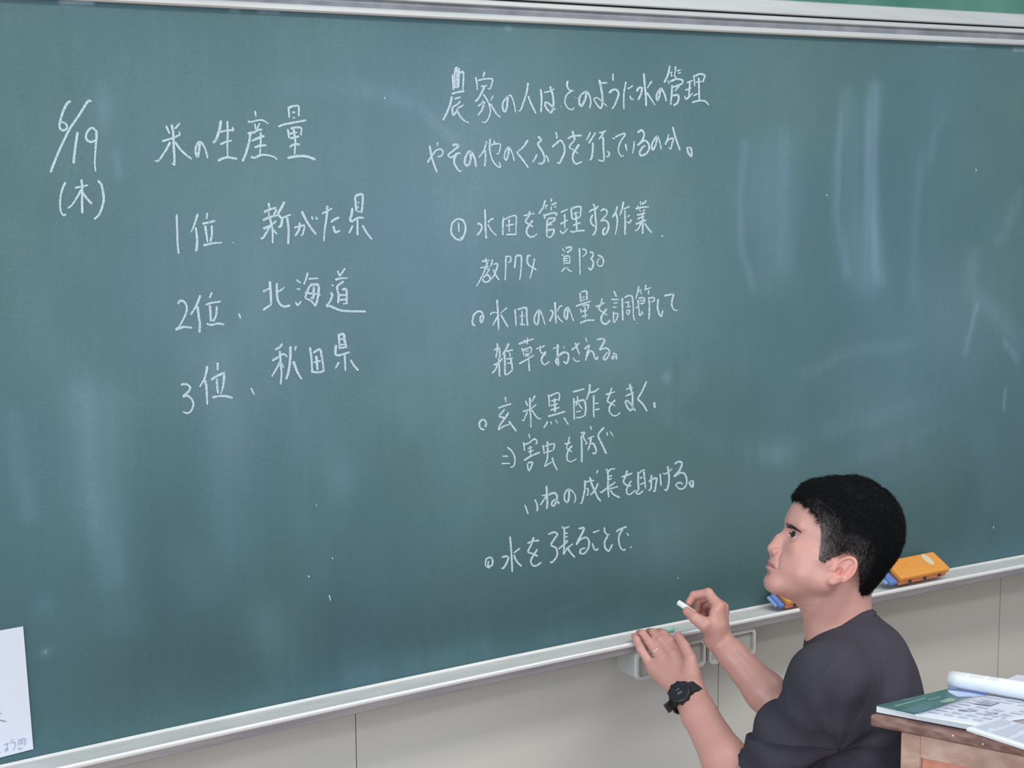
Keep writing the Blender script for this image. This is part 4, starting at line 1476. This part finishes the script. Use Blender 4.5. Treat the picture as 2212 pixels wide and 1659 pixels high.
# ---- hair: a cap over the skull inside the hairline, then thousands of short hairs
i0 = np.maximum(((lo-BODY.lo)/BODY.h).astype(int), 0); i1 = np.minimum(((hi-BODY.lo)/BODY.h).astype(int), BODY.n-1)
HR = Field(BODY.lo+i0*BODY.h, BODY.lo+i0*BODY.h+(i1-i0-1)*BODY.h, BODY.h)
HR.n = i1-i0; HR.F = np.full(HR.n, 0.03, np.float32); HR.ax = [BODY.ax[q][i0[q]:i1[q]] for q in range(3)]
HR.F = SKULL[i0[0]:i1[0], i0[1]:i1[1], i0[2]:i1[2]]-0.0062
del SKULL
H_save = H_; H_ = HR
HE((-13, 0, 32), (97, 79, 92), 4)
HE((-26, 0, 52), (80, 75, 68), 10)
HE((-58, 0, 20), (52, 64, 72), 12)
HE((-56, 0, -22), (43, 56, 52), 14)
HC((-54, 0, -30), (-58, 0, -90), 42, 27, 14)
for sd in (-1, 1):
    HC((4, 66*sd, 0), (12, 64*sd, -30), 13, 9.5, 10)
    HC((50, 54*sd, 26), (42, 57*sd, -36), 13, 11.5, 12)
    HC((66, 40*sd, 40), (52, 52*sd, 22), 13, 13, 12)
HE((46, 0, 60), (43, 54, 36), 12)
HE((57, 0, 52), (23, 46, 19), 8)
H_ = H_save
HL = [(98, 50), (86, 46), (73, 40), (62, 33), (52, 24), (44, 8), (36, -14), (32, -40), (18, -42), (13, -32), (0, -22), (-18, -13), (-36, -14), (-50, -40), (-60, -57), (-72, -84), (-84, -100), (-150, -104), (-150, 150), (98, 150)]
HL = np.array(HL, float)
def poly_sd(x, y, V_):
    d = np.full(x.shape, 1e9); ins = np.zeros(x.shape, bool); n = len(V_)
    for i in range(n):
        a, b = V_[i], V_[(i+1) % n]; ex, ey = b-a; wx, wy = x-a[0], y-a[1]
        t = np.clip((wx*ex+wy*ey)/(ex*ex+ey*ey), 0, 1); d = np.minimum(d, (wx-ex*t)**2+(wy-ey*t)**2)
        cnd = ((a[1] > y) != (b[1] > y)); xi = a[0]+(y-a[1])*ex/(ey if abs(ey) > 1e-9 else 1e-9); ins ^= cnd & (x < xi)
    return np.where(ins, -1, 1)*np.sqrt(d)
XX, YY, ZZ = np.meshgrid(*[a.astype(np.float32) for a in HR.ax], indexing='ij')
dx, dy, dz = (XX-OH[0])/K, (YY-OH[1])/K, (ZZ-OH[2])/K
ff = dx*HF[0]+dy*HF[1]+dz*HF[2]; ss = dx*HS[0]+dy*HS[1]+dz*HS[2]; uu = dx*HU[0]+dy*HU[1]+dz*HU[2]
jag = 2.2*np.sin(ss*0.55+1)+1.6*np.sin(ss*1.3)
pd = (poly_sd(ff+0.0*ss, uu-0.06*np.abs(ss)*0+jag*(ff > 40), HL)).astype(np.float32)*K
HR.F = np.maximum(HR.F, pd)
del XX, YY, ZZ, dx, dy, dz, uu, ss, ff
Pc, Qc = HR.mesh(1)
fc, sc_, uc = local(Pc); Nc = normals(Pc, Qc)
edge = -poly_sd(fc, uc, HL)                       # distance inside the hairline
side = np.clip((np.abs(sc_)-38)/25, 0, 1)*np.clip((70-uc)/45, 0, 1)
fade = np.clip(1-edge/42.0, 0, 1)**1.25*side*np.clip((fc+68)/26, 0, 1)
fade = np.clip(fade+0.75*np.clip(1-edge/9.0, 0, 1)*side, 0, 1)
sink = np.clip(1-edge/7.0, 0, 1)
Pc2 = Pc-Nc*(np.maximum(fade*0.0048, sink*0.0068))[:, None]                # clipped short at the sides
M['hair'] = attr_mat('black_hair', 'fade', (0.0045, 0.0050, 0.0065), (0.17, 0.135, 0.135), rough=0.8, spec=0.12, bump=(900, 0.6, 0.001))
M['strand'] = mat('black_hair_strands', (0.004, 0.0045, 0.006), 0.6, spec=0.22)
M['strand_sheen'] = mat('side_hair_sheen', (0.085, 0.085, 0.095), 0.42, spec=0.7)  # shimmer on the short side hair, painted as paler strands
hair = cam_mesh('hair', Pc2, Qc, M['hair'], person, {'fade': fade})
def grow(name, cond, n, l0, l1, w, m, flow, lift, jit=0.22):
    sel = np.nonzero(cond)[0]
    if not len(sel): return
    pk = rs.choice(sel, n); Np = Nc[pk]
    d_ = flow(fc[pk], sc_[pk], uc[pk]); d_ = d_-(d_*Np).sum(1, keepdims=True)*Np; d_ /= np.linalg.norm(d_, axis=1, keepdims=True)+1e-9
    d_ = d_+Np*lift+rs.normal(0, jit, (n, 3)); d_ /= np.linalg.norm(d_, axis=1, keepdims=True)
    root = Pc2[pk]-Np*0.0012+rs.normal(0, 0.0008, (n, 3)); L = rs.uniform(l0, l1, n)
    hairs(name, root, d_, L, w, m, hair, kids=-Np*(L*0.18)[:, None])
fl_top = lambda f, s, u: HF[None]*(0.5+0.01*f)[:, None]+HS[None]*(s*0.012)[:, None]-HU[None]*0.15
fl_side = lambda f, s, u: -HU[None]*0.9-HF[None]*0.55+HS[None]*0*s[:, None]
fl_back = lambda f, s, u: -HU[None]*1.0-HF[None]*0.2+HS[None]*(s*0.003)[:, None]
out_ = Nc@HU > -0.5
grow('hair_strands', (uc > 45) & (edge > 3), 15000, 0.008, 0.016, 0.00030, M['strand'], fl_top, 0.35)
grow('hair_strands', (fc < -45) & (uc < 95), 12000, 0.006, 0.013, 0.00030, M['strand'], fl_back, 0.28)
grow('hair_strands', (np.abs(sc_) > 30) & (uc < 90) & (fade < 0.6) & (edge > 4), 14000, 0.007, 0.013, 0.00028, M['strand'], fl_side, 0.16, 0.16)
grow('hair_strands', (fade > 0.15) & (edge > 3.5), 8000, 0.004, 0.008, 0.00024, M['strand'], fl_side, 0.14, 0.16)
grow('hair_strands', (fade > 0.04) & (fade < 0.75) & (edge > 4), 4200, 0.005, 0.010, 0.00026, M['strand_sheen'], fl_side, 0.18, 0.14)
grow('hair_strands', (fc > 48) & (edge < 12) & (uc > 18), 2600, 0.007, 0.013, 0.00030, M['strand'], lambda f, s, u: HF[None]*0.8-HU[None]*0.9+HS[None]*(s*0.006)[:, None], 0.10, 0.14)

# ---- T-shirt
SH = Field(np.array([0.33, -0.98, 2.66]), np.array([0.88, -0.36, 3.46]), 0.0032)
torso(SH, 0.004)
hemL = LSh+(LE-LSh)*0.735
SH.chain([LSh+np.array([0.0, -0.004, 0]), LSh*0.5+LE*0.5, hemL+(LE-LSh)*0.03], [0.058, 0.061, 0.064], 0.018, 0.05)
hemR = RSh+(REl-RSh)*0.95
SH.chain([RSh, RSh*0.5+REl*0.5, hemR], [0.060, 0.058, 0.060], 0.03)
SH.capsule(c(1812, 1545, 2.90), c(1850, 1500, 2.93), 0.045, 0.06, 0.04)
# flat sleeve hems and neck opening
def plane_cut(Fd, p, nrm_, centre, R, k=0.004):
    sl, X, Y, Z = Fd.sub(centre-R, centre+R, 0.0)
    d = (X-p[0])*nrm_[0]+(Y-p[1])*nrm_[1]+(Z-p[2])*nrm_[2]
    A = Fd.F[sl]; Fd.F[sl] = np.maximum(A, d)
dl = (LE-LSh)/np.linalg.norm(LE-LSh); plane_cut(SH, hemL+dl*0.012, dl, hemL+dl*0.07, 0.085)
dr = (REl-RSh)/np.linalg.norm(REl-RSh); plane_cut(SH, hemR+dr*0.03, dr, hemR+dr*0.08, 0.085)
NB, NFr = c(1873, 1313, 3.045), c(1749, 1391, 3.02)
nc = (NB+NFr)/2; nv = NFr-NB; nv_l = np.linalg.norm(nv); nv /= nv_l
nn = np.cross(np.array([0, 0, 1.0]), nv); nn /= np.linalg.norm(nn)
if nn[1] < 0: nn = -nn
SH.capsule(nc+nn*0.10, nc-nn*0.004, 0.066, 0.0625, 0.006, cut=True)
Ps, Qs = SH.mesh(2)
Ns = normals(Ps, Qs)
rel = Ps-LSh; tl_ = rel@dl; axd = np.linalg.norm(rel-tl_[:, None]*dl, axis=1)
arm = np.exp(-(np.maximum(axd-0.06, 0)/0.04)**2)*np.clip(tl_/0.05+0.4, 0, 1)
pit = c(1800, 1600, 2.93); dpit = np.linalg.norm((Ps-pit)*[1, 1, 0.6], axis=1)
ang = np.arctan2(Ps[:, 1]-pit[1], Ps[:, 0]-pit[0])
fold = 0.0026*np.sin(ang*9+12*dpit+1.5*np.sin(ang*3))*np.exp(-((dpit-0.10)/0.06)**2)
fold += 0.0042*arm*np.sin(tl_*62+ang*2.5+2.2*np.sin(Ps[:, 0]*22+Ps[:, 2]*9))*np.clip((tl_-0.02)/0.08, 0, 1)
fold += 0.0022*np.sin(Ps[:, 0]*34+Ps[:, 1]*52+3*np.sin(Ps[:, 1]*13+Ps[:, 2]*8))
fold += 0.0013*np.sin(Ps[:, 0]*88-Ps[:, 1]*47+2*np.sin(Ps[:, 2]*30))
far = np.clip((Ps[:, 2]-3.06)/0.05, 0, 1)
neckd = np.abs(np.linalg.norm((Ps-nc)-((Ps-nc)@nn)[:, None]*nn, axis=1)-0.064)
fold *= np.clip(neckd/0.03, 0.05, 1)
Ps = Ps+Ns*fold[:, None]
shirt = cam_mesh('shirt', Ps, Qs, M['shirt'], person)
# ribbed collar
col = []
e1, e2 = nv, np.cross(nn, nv)
R1, R2 = nv_l*0.5, 0.069
V_, F_c = [], []
nb, ns = 72, 8
for i in range(nb):
    w = 2*math.pi*i/nb; ce = nc+nn*(0.0-0.004*math.cos(2*w))+e1*R1*math.cos(w)+e2*R2*math.sin(w)
    rd = e1*math.cos(w)+e2*math.sin(w)
    for j in range(ns):
        a = 2*math.pi*j/ns; V_.append(c2w(ce+rd*(0.0045*math.cos(a)+0.006*(-math.sin(a)))+nn*0.0095*math.sin(a)*0.9))
for i in range(nb):
    for j in range(ns): F_c.append((i*ns+j, i*ns+(j+1) % ns, ((i+1) % nb)*ns+(j+1) % ns, ((i+1) % nb)*ns+j))
mesh_obj('collar', V_, F_c, M['shirt'], person, smooth=True)

# ---- trousers and shoes (kneeling on the floor; below the frame of the photograph)
def w2c(p): d = np.array(p)-CAM; return np.array([d@RT, d@UP, d@FW])
hw = wpt(1872, 1860, 3.05)
facing = c2w(np.array([-1.0, 0, -0.60]))-CAM; facing[2] = 0; facing /= np.linalg.norm(facing); lside = np.array([facing[1]*1, -facing[0]*1, 0])
if lside@(CAM-hw) < 0: lside = -lside
TR_ = Field(w2c(hw)-np.array([0.62, 0.62, 0.62]), w2c(hw)+np.array([0.62, 0.35, 0.62]), 0.008)
shoes = []
for sd in (-1, 1):
    hp = np.array([hw[0], hw[1], 0.44])+lside*0.085*sd; kn = hp+facing*0.16; kn[2] = 0.075; ank = kn-facing*0.40; ank[2] = 0.06
    TR_.chain([w2c(hp), w2c(kn), w2c(ank)], [0.088, 0.062, 0.045], 0.02)
    shoes.append((ank, sd))
TR_.ellipsoid(w2c((hw[0], hw[1], 0.50)), (0.13, 0.13, 0.15), None, 0.04)
Pq, Qq = TR_.mesh(1); cam_mesh('trousers', Pq, Qq, M['trouser'], person)
for ank, sd in shoes:
    SF = Field(w2c(ank)-0.2, w2c(ank)+0.2, 0.005)
    SF.capsule(w2c(ank+np.array([0, 0, 0.01])), w2c(ank-facing*0.06+np.array([0, 0, 0.0])), 0.042, 0.04, 0.01); SF.capsule(w2c(ank-facing*0.06), w2c(ank-facing*0.09+np.array([0, 0, -0.022])), 0.040, 0.030, 0.01)
    a_, b_ = SF.mesh(1); cam_mesh('shoe', a_, b_, M['shoe'], person)

# ---- wristwatch on the left wrist
fa = (LE-LW)/np.linalg.norm(LE-LW)                    # along the forearm
wc = LW+fa*0.004
ff_ = c(1474, 1493, 3.185); fn = ff_-wc; fn = np.array([-0.10, 0.10, -1.0]); fn -= (fn@fa)*fa; fn /= np.linalg.norm(fn)   # dial normal
ft = np.cross(fa, fn)
if ft[0] < 0: ft = -ft
watch = empty('wristwatch', c2w(wc)); watch.parent = person; watch.matrix_parent_inverse = Matrix.Translation(-person.location)
watch['label'] = 'chunky black resin wristwatch on the left wrist'
def wat(o): 
    o.parent = watch; o.matrix_parent_inverse = (Matrix.Translation(-Vector(person.location)) @ Matrix.Translation(Vector(c2w(wc)))).inverted() if False else Matrix.Translation(-Vector(c2w(wc))); return o
def disc(name, cen, r0, r1, hgt, m, n=40, wob=0.0, lobes=8):
    V_, F_ = [], []
    for (rr_, hh) in ((r0*0.96, 0), (r0, hgt*0.5), (r1, hgt), (0.0001, hgt)):
        for i in range(n):
            w = 2*math.pi*i/n; r = rr_*(1+wob*math.cos(lobes*w)); V_.append(c2w(cen+fn*hh+r*(math.cos(w)*ft+math.sin(w)*fa)))
    for k in range(3):
        for i in range(n): F_.append((k*n+i, k*n+(i+1) % n, (k+1)*n+(i+1) % n, (k+1)*n+i))
    return wat(mesh_obj(name, V_, F_, m, None, smooth=False))
cc_ = wc+fn*0.0245-ft*0.006-fa*0.001
# band
V_, F_ = [], []; nb = 56
for i in range(nb+1):
    w = 2*math.pi*i/nb; rr1, rr2 = 0.0325, 0.0295
    wdt = 0.0105 if abs(math.cos(w/2)) < 0.9 else 0.0135
    for (dr_, dl_) in ((0, -1), (0.0042, -0.85), (0.0042, 0.85), (0, 1)):
        V_.append(c2w(wc+fn*(rr2+dr_)*math.cos(w)+ft*(rr1+dr_)*math.sin(w)+fa*wdt*dl_))
for i in range(nb):
    for j in range(4): F_.append((i*4+j, i*4+(j+1) % 4, (i+1)*4+(j+1) % 4, (i+1)*4+j))
wat(mesh_obj('band', V_, F_, M['resin'], None))
disc('case', cc_, 0.0235, 0.0218, 0.0115, M['resin'], 80, 0.055, 10)
disc('bezel', cc_+fn*0.0095, 0.0208, 0.0182, 0.0035, M['resin'], 48, 0.015, 12)
disc('dial_ring', cc_+fn*0.0108, 0.0176, 0.0174, 0.0016, M['resin_mark'], 40)
disc('dial', cc_+fn*0.0105, 0.0168, 0.0165, 0.0022, M['resin_face'], 40)
for dx_, dy_, w_, h_ in ((0, 0.0035, 0.010, 0.0045), (0, -0.005, 0.008, 0.0022)):
    p0 = cc_+fn*0.0130+ft*(dx_-w_/2)+fa*(dy_-h_/2)
    wat(obox('display', c2w(p0), c2w(p0+ft*w_)-c2w(p0), c2w(p0+fa*h_)-c2w(p0), c2w(p0+fn*0.0003)-c2w(p0), M['resin_mark'], None))
for w_ in (35, 145, 215, 325):
    a = math.radians(w_); p0 = cc_+fn*0.003+(math.cos(a)*ft+math.sin(a)*fa)*0.0232
    wat(ball('button', p0, 0.0032, M['resin'], None, 8))
p0 = cc_+fn*0.0125+ft*0.0125-fa*0.009
wat(ball('screw', p0, 0.0014, M['resin_mark'], None, 6))
# loose strap end hanging off the band
t0 = c(1456, 1519, 3.172); t1 = c(1437, 1533, 3.165)
du = (t1-t0)/np.linalg.norm(t1-t0); dv = np.cross(du, np.array([0.25, 0.1, 1.0])); dv /= np.linalg.norm(dv); dw = np.cross(du, dv)
q0 = t0-du*0.010-dv*0.0095-dw*0.002
se = wat(obox('strap_end', c2w(q0), c2w(q0+du*0.030)-c2w(q0), c2w(q0+dv*0.019)-c2w(q0), c2w(q0+dw*0.004)-c2w(q0), M['resin'], None, bev=0.0015))

# ---- ring on the left ring finger
rc = MCP[2]*0.55+FG[2][1]*0.45; rd_ = FG[2][1]-MCP[2]; rd_ /= np.linalg.norm(rd_)
a1 = np.cross(rd_, [0, 0, 1.0]); a1 /= np.linalg.norm(a1); a2 = np.cross(rd_, a1)
V_, F_ = [], []
for i in range(36):
    w = 2*math.pi*i/36; rad_ = math.cos(w)*a1+math.sin(w)*a2
    for j in range(6):
        b = 2*math.pi*j/6; V_.append(c2w(rc+rad_*(0.0108+0.0009*math.cos(b))+rd_*0.0016*math.sin(b)))
for i in range(36):
    for j in range(6): F_.append((i*6+j, i*6+(j+1) % 6, ((i+1) % 36)*6+(j+1) % 6, ((i+1) % 36)*6+j))
rg = mesh_obj('ring', V_, F_, M['ring'], person, smooth=True); rg['label'] = 'plain silver ring'

# chalk held in the right hand
a = wpt(1465, 1301, 3.296); b = wpt(1500, 1325, 3.276)
stick(a, b, 0.0056, M['chalk_white'], 'chalk_stick', 'white chalk stick pinched in the raised right hand', 'chalk')

# ------------------------------------------------------------------ desk with open books
ZD = 0.82
K0, K1, K2 = on_z(1878, 1543, ZD), on_z(2212, 1610, ZD), on_z(2047, 1490, ZD)
ea = K1-K0; ea /= np.linalg.norm(ea)
eb_ = (K2-K0)/np.linalg.norm(K2-K0)
desk = empty('desk', (K0[0], K0[1], 0)); tag(desk, 'worn brown wooden desk carrying open books in front of the person', 'desk')
DL, DW = 0.60, 0.30
Z3 = np.array([0, 0, 1.0])
obox('desk_top', K0-Z3*0.021, ea*DL, eb_*DW, Z3*0.021, M['desk_top'], desk, bev=0.005, seg=3)
q = on_y(1944, 1600, 0)
# pale corner post and aprons set back from the edge
inset = 0.052
LG = [(inset, 0.006), (DL-inset-0.03, 0.006), (inset, DW-0.045), (DL-inset-0.03, DW-0.045)]
for (x_, y_) in LG:
    obox('leg', K0+ea*x_+eb_*y_-Z3*(ZD-0.0005), ea*0.034, eb_*0.034, Z3*(ZD-0.022), M['desk_wood'], desk, bev=0.003)
LX = DL-2*inset-0.034
obox('upper_rail', K0+ea*(inset+0.034)+eb_*0.008-Z3*0.060, ea*(LX-0.03), eb_*0.02, Z3*0.039, M['desk_wood'], desk, bev=0.001)
obox('front_panel', K0+ea*(inset+0.034)+eb_*0.014-Z3*0.190, ea*(LX-0.03), eb_*0.012, Z3*0.130, M['desk_panel'], desk, bev=0.001)
obox('back_panel', K0+ea*(inset+0.034)+eb_*(DW-0.03)-Z3*0.190, ea*(LX-0.03), eb_*0.012, Z3*0.165, M['desk_panel'], desk)
obox('side_panel', K0+ea*(inset+0.008)+eb_*0.04-Z3*0.190, ea*0.012, eb_*(DW-0.085), Z3*0.169, M['desk_wood'], desk)
obox('side_panel', K0+ea*(DL-inset-0.022)+eb_*0.04-Z3*0.190, ea*0.012, eb_*(DW-0.085), Z3*0.169, M['desk_wood'], desk)
obox('shelf', K0+ea*(inset+0.02)+eb_*0.02-Z3*0.195, ea*(LX-0.0), eb_*(DW-0.05), Z3*0.008, M['desk_wood'], desk)
for t_, zz in ((0.145, -0.009), (0.195, -0.013)):
    obox('nail_head', K0+ea*t_-eb_*0.0006+Z3*zz, ea*0.003, eb_*0.001, Z3*0.003, M['silver'], desk)

# open textbook: page block, dark cover leaf, white page, rolled page
TH_ = 0.0135
def bt(px, py, dz=TH_): return on_z(px, py, ZD+dz)
tb = empty('open_textbook', bt(1980, 1530, 0)); tag(tb, 'open textbook with dark green printed leaf and a page rolled over, on the desk', 'book')
a_, b_, c_, d_ = bt(1893, 1524), bt(2047, 1488), bt(2345, 1531), bt(2118, 1566)
cc1 = b_+(d_-a_)*1.25
prism('page_block', [p-Z3*(TH_-0.0015) for p in (a_, d_, c_, b_)], TH_-0.0025, M['page_white'], tb, bev=0.0008)
prism('green_leaf', [a_-Z3*0.0008, bt(1977, 1543)-Z3*0.0008, bt(2135, 1502)-Z3*0.0008, b_-Z3*0.0008], 0.0008, M['cover_green'], tb)
def flat(name, pts, m, dz, parent, label=None):
    o = mesh_obj(name, [bt(x, y, dz) for x, y in pts], [tuple(range(len(pts)))], m, parent)
    if label: o['label'] = label
    return o
Dz = TH_+0.0004
flat('pale_blue_print', [(2046, 1489.5), (2130, 1500.5), (2108, 1505), (2068, 1505), (2050, 1496)], M['cover_blue'], Dz, tb)
flat('pale_green_print', [(2028, 1516), (2048, 1508), (2068, 1510), (2060, 1515), (2040, 1518)], M['cover_green_pale'], Dz, tb)
flat('pale_print_line', [(1932, 1524), (1998, 1507), (2001, 1508.5), (1936, 1526)], M['cover_green_pale'], Dz, tb)
flat('pale_print_line', [(2004, 1512), (2030, 1504), (2032, 1505.2), (2006, 1513.3)], M['cover_green_pale'], Dz, tb)
flat('blue_print', [(1946, 1535), (1990, 1522), (2020, 1526), (1985, 1540), (1968, 1538)], mat('slate_print', (0.10, 0.20, 0.24), 0.4), Dz, tb)
flat('blue_edge', [(2047, 1485), (2132, 1499), (2132, 1501.3), (2047, 1487.5)], M['blue_edge'], TH_+0.001, tb)
# the white page lying over the leaf, curved free edge
edge_pts = [(1976, 1543), (2000, 1537), (2030, 1528), (2060, 1517), (2085, 1509), (2105, 1504.5), (2131, 1500.5)]
pg = [bt(x, y, TH_+0.0008+0.003*math.sin(math.pi*i/6)) for i, (x, y) in enumerate(edge_pts)]
far_pts = [bt(1976+i*23, 1543+i*3.7, TH_+0.0008) for i in range(7)]
N_ = 8; V_, F_ = [], []
sp = (bt(2345, 1531)-bt(2131, 1500)); 
for i, p in enumerate(pg):
    q_ = bt(2118, 1567, TH_+0.0008)+(bt(2350, 1532, TH_+0.0008)-bt(2118, 1567, TH_+0.0008))*i/6
    for k in range(N_+1):
        t = k/N_; V_.append(p+(q_-p)*t)
for i in range(6):
    for k in range(N_): F_.append((i*(N_+1)+k, i*(N_+1)+k+1, (i+1)*(N_+1)+k+1, (i+1)*(N_+1)+k))
pgo = mesh_obj('white_page', V_, F_, M['page'], tb, smooth=True)
so = pgo.modifiers.new('thick', 'SOLIDIFY'); so.thickness = 0.0004
flat('page_margin', [(1975, 1545), (1979, 1543.4), (2116, 1563), (2113, 1568.5)], M['page_white'], TH_+0.0014, tb)
PZ = TH_+0.0046
flat('grey_picture', [(2103, 1520), (2128, 1512), (2162, 1516), (2140, 1524)], M['print_grey'], PZ, tb)
flat('text_block', [(2072, 1531), (2112, 1533), (2110, 1535), (2070, 1533)], M['print_light'], PZ, tb)
flat('text_block', [(2128, 1541), (2158, 1538), (2158, 1539.6), (2128, 1543)], M['print_grey'], PZ, tb)
flat('text_block', [(2158, 1545), (2176, 1547), (2176, 1548.4), (2158, 1546.4)], M['print_grey'], PZ, tb)
# page rolled over: a partly open cylinder of paper
r0 = bt(2056, 1487, 0)-Z3*0; r1 = bt(2300, 1531, 0)
axr = r1-r0; Lr = np.linalg.norm(axr); axr /= Lr; prp = np.array([-axr[1], axr[0], 0]); 
if prp@(CAM-r0) < 0: prp = -prp
def rolled(name, p, L, rad, a0, a1, m, parent, grow_=0.0):
    V_, F_ = [], []; na, nl = 18, 10
    for i in range(nl+1):
        for j in range(na+1):
            w = math.radians(a0+(a1-a0)*j/na); r = rad*(1+grow_*i/nl)
            V_.append(p+axr*(L*i/nl)+prp*(r*math.cos(w)*1.15)+Z3*(r*math.sin(w)+r))
    for i in range(nl):
        for j in range(na): F_.append((i*(na+1)+j, i*(na+1)+j+1, (i+1)*(na+1)+j+1, (i+1)*(na+1)+j))
    o = mesh_obj(name, V_, F_, m, parent, smooth=True); s2 = o.modifiers.new('thick', 'SOLIDIFY'); s2.thickness = 0.0006; return o
base_r = bt(2050, 1484, TH_)-prp*0.006
rolled('rolled_page', base_r, Lr*1.05, 0.0135, -80, 230, M['page_white'], tb, 0.15)
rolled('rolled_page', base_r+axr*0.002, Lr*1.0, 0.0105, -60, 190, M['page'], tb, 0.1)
V_, F_ = [], []
for i in range(7):
    a0_ = 60+i*17
    for (l0, l1) in ((0.04, 0.15), (0.17, 0.30), (0.33, 0.42)):
        b0 = len(V_)
        for (ll, aa) in ((l0, a0_), (l1, a0_), (l1, a0_+5), (l0, a0_+5)):
            w = math.radians(aa); rr_ = 0.0135*(1+0.15*ll)+0.0009
            V_.append(base_r+axr*(Lr*1.05*ll)+prp*(rr_*math.cos(w)*1.15)+Z3*(rr_*math.sin(w)+0.0135*(1+0.15*ll)))
        F_.append((b0, b0+1, b0+2, b0+3))
tag(mesh_obj('printed_rows', V_, F_, mat('faint_print', (0.60, 0.64, 0.74), 0.8), tb), 'rows of faint print on the rolled page', kind='stuff')
V_, F_ = [], []
def bt2(u, v): return pg[0]+(pg[6]-pg[0])*u+((bt(2118, 1567, TH_)-pg[0])+((bt(2350, 1532, TH_)-pg[6])-(bt(2118, 1567, TH_)-pg[0]))*u)*v
for i in range(9):
    for j in range(4):
        if i in (5, 6) and j in (1, 2): continue
        u0 = 0.10+i*0.095; v0 = 0.10+j*0.21; b0 = len(V_)
        q_ = [bt2(u0, v0), bt2(u0, v0+rs.uniform(0.08, 0.17)), None, None]; q_[2] = bt2(u0+0.022, v0+0.15); q_[3] = bt2(u0+0.022, v0)
        V_ += [p_+Z3*0.0045 for p_ in q_]; F_.append((b0, b0+1, b0+2, b0+3))
tag(mesh_obj('printed_rows', V_, F_, mat('pale_print', (0.47, 0.51, 0.65), 0.8), tb), 'rows of small grey print', kind='stuff')
# raised page behind the roll
q1, q2, q3, q4 = bt(2145, 1480, 0.004), bt(2196, 1458, 0.022), bt(2330, 1466, 0.024), bt(2330, 1510, 0.006)
mesh_obj('rear_page', [q1, q4, q3, q2], [(0, 1, 2, 3)], M['page'], tb).modifiers.new('thick', 'SOLIDIFY').thickness = 0.0008

# workbook lying half on the textbook, reaching over the front edge of the desk
zb = ZD+0.0190
w1, w2 = on_z(2087, 1579, zb), on_z(2212, 1620, zb)
wx = (w2-w1)/np.linalg.norm(w2-w1); wy = np.array([-wx[1], wx[0], 0.0])
if wy@(w1-CAM) < 0: wy = -wy
WL, WD = 0.257, 0.085
bk = empty('workbook', w1); tag(bk, 'white workbook with fine grey print lying partly on the open textbook at the desk front', 'book')
obox('page_block', w1, wx*WL, wy*WD, Z3*0.0050, M['page_white'], bk, bev=0.0006, seg=1)
obox('printed_page', w1+wx*0.002+wy*0.009+Z3*0.0051, wx*(WL-0.004), wy*(WD-0.010), Z3*0.0003, M['page'], bk)
V_, F_ = [], []
for i in range(11):
    v = 0.015+i*0.0062
    for (ua, ub) in ((0.008, 0.035), (0.038, 0.072), (0.076, 0.118), (0.122, 0.160), (0.165, 0.245)):
        b0 = len(V_); ub2 = ub-rs.uniform(0, 0.012); p_ = w1+Z3*0.0056
        V_ += [p_+wx*ua+wy*v, p_+wx*ub2+wy*v, p_+wx*ub2+wy*(v+0.0022), p_+wx*ua+wy*(v+0.0022)]; F_.append((b0, b0+1, b0+2, b0+3))
tag(mesh_obj('text_lines', V_, F_, M['print_light'], bk), 'rows of fine grey text', kind='stuff')
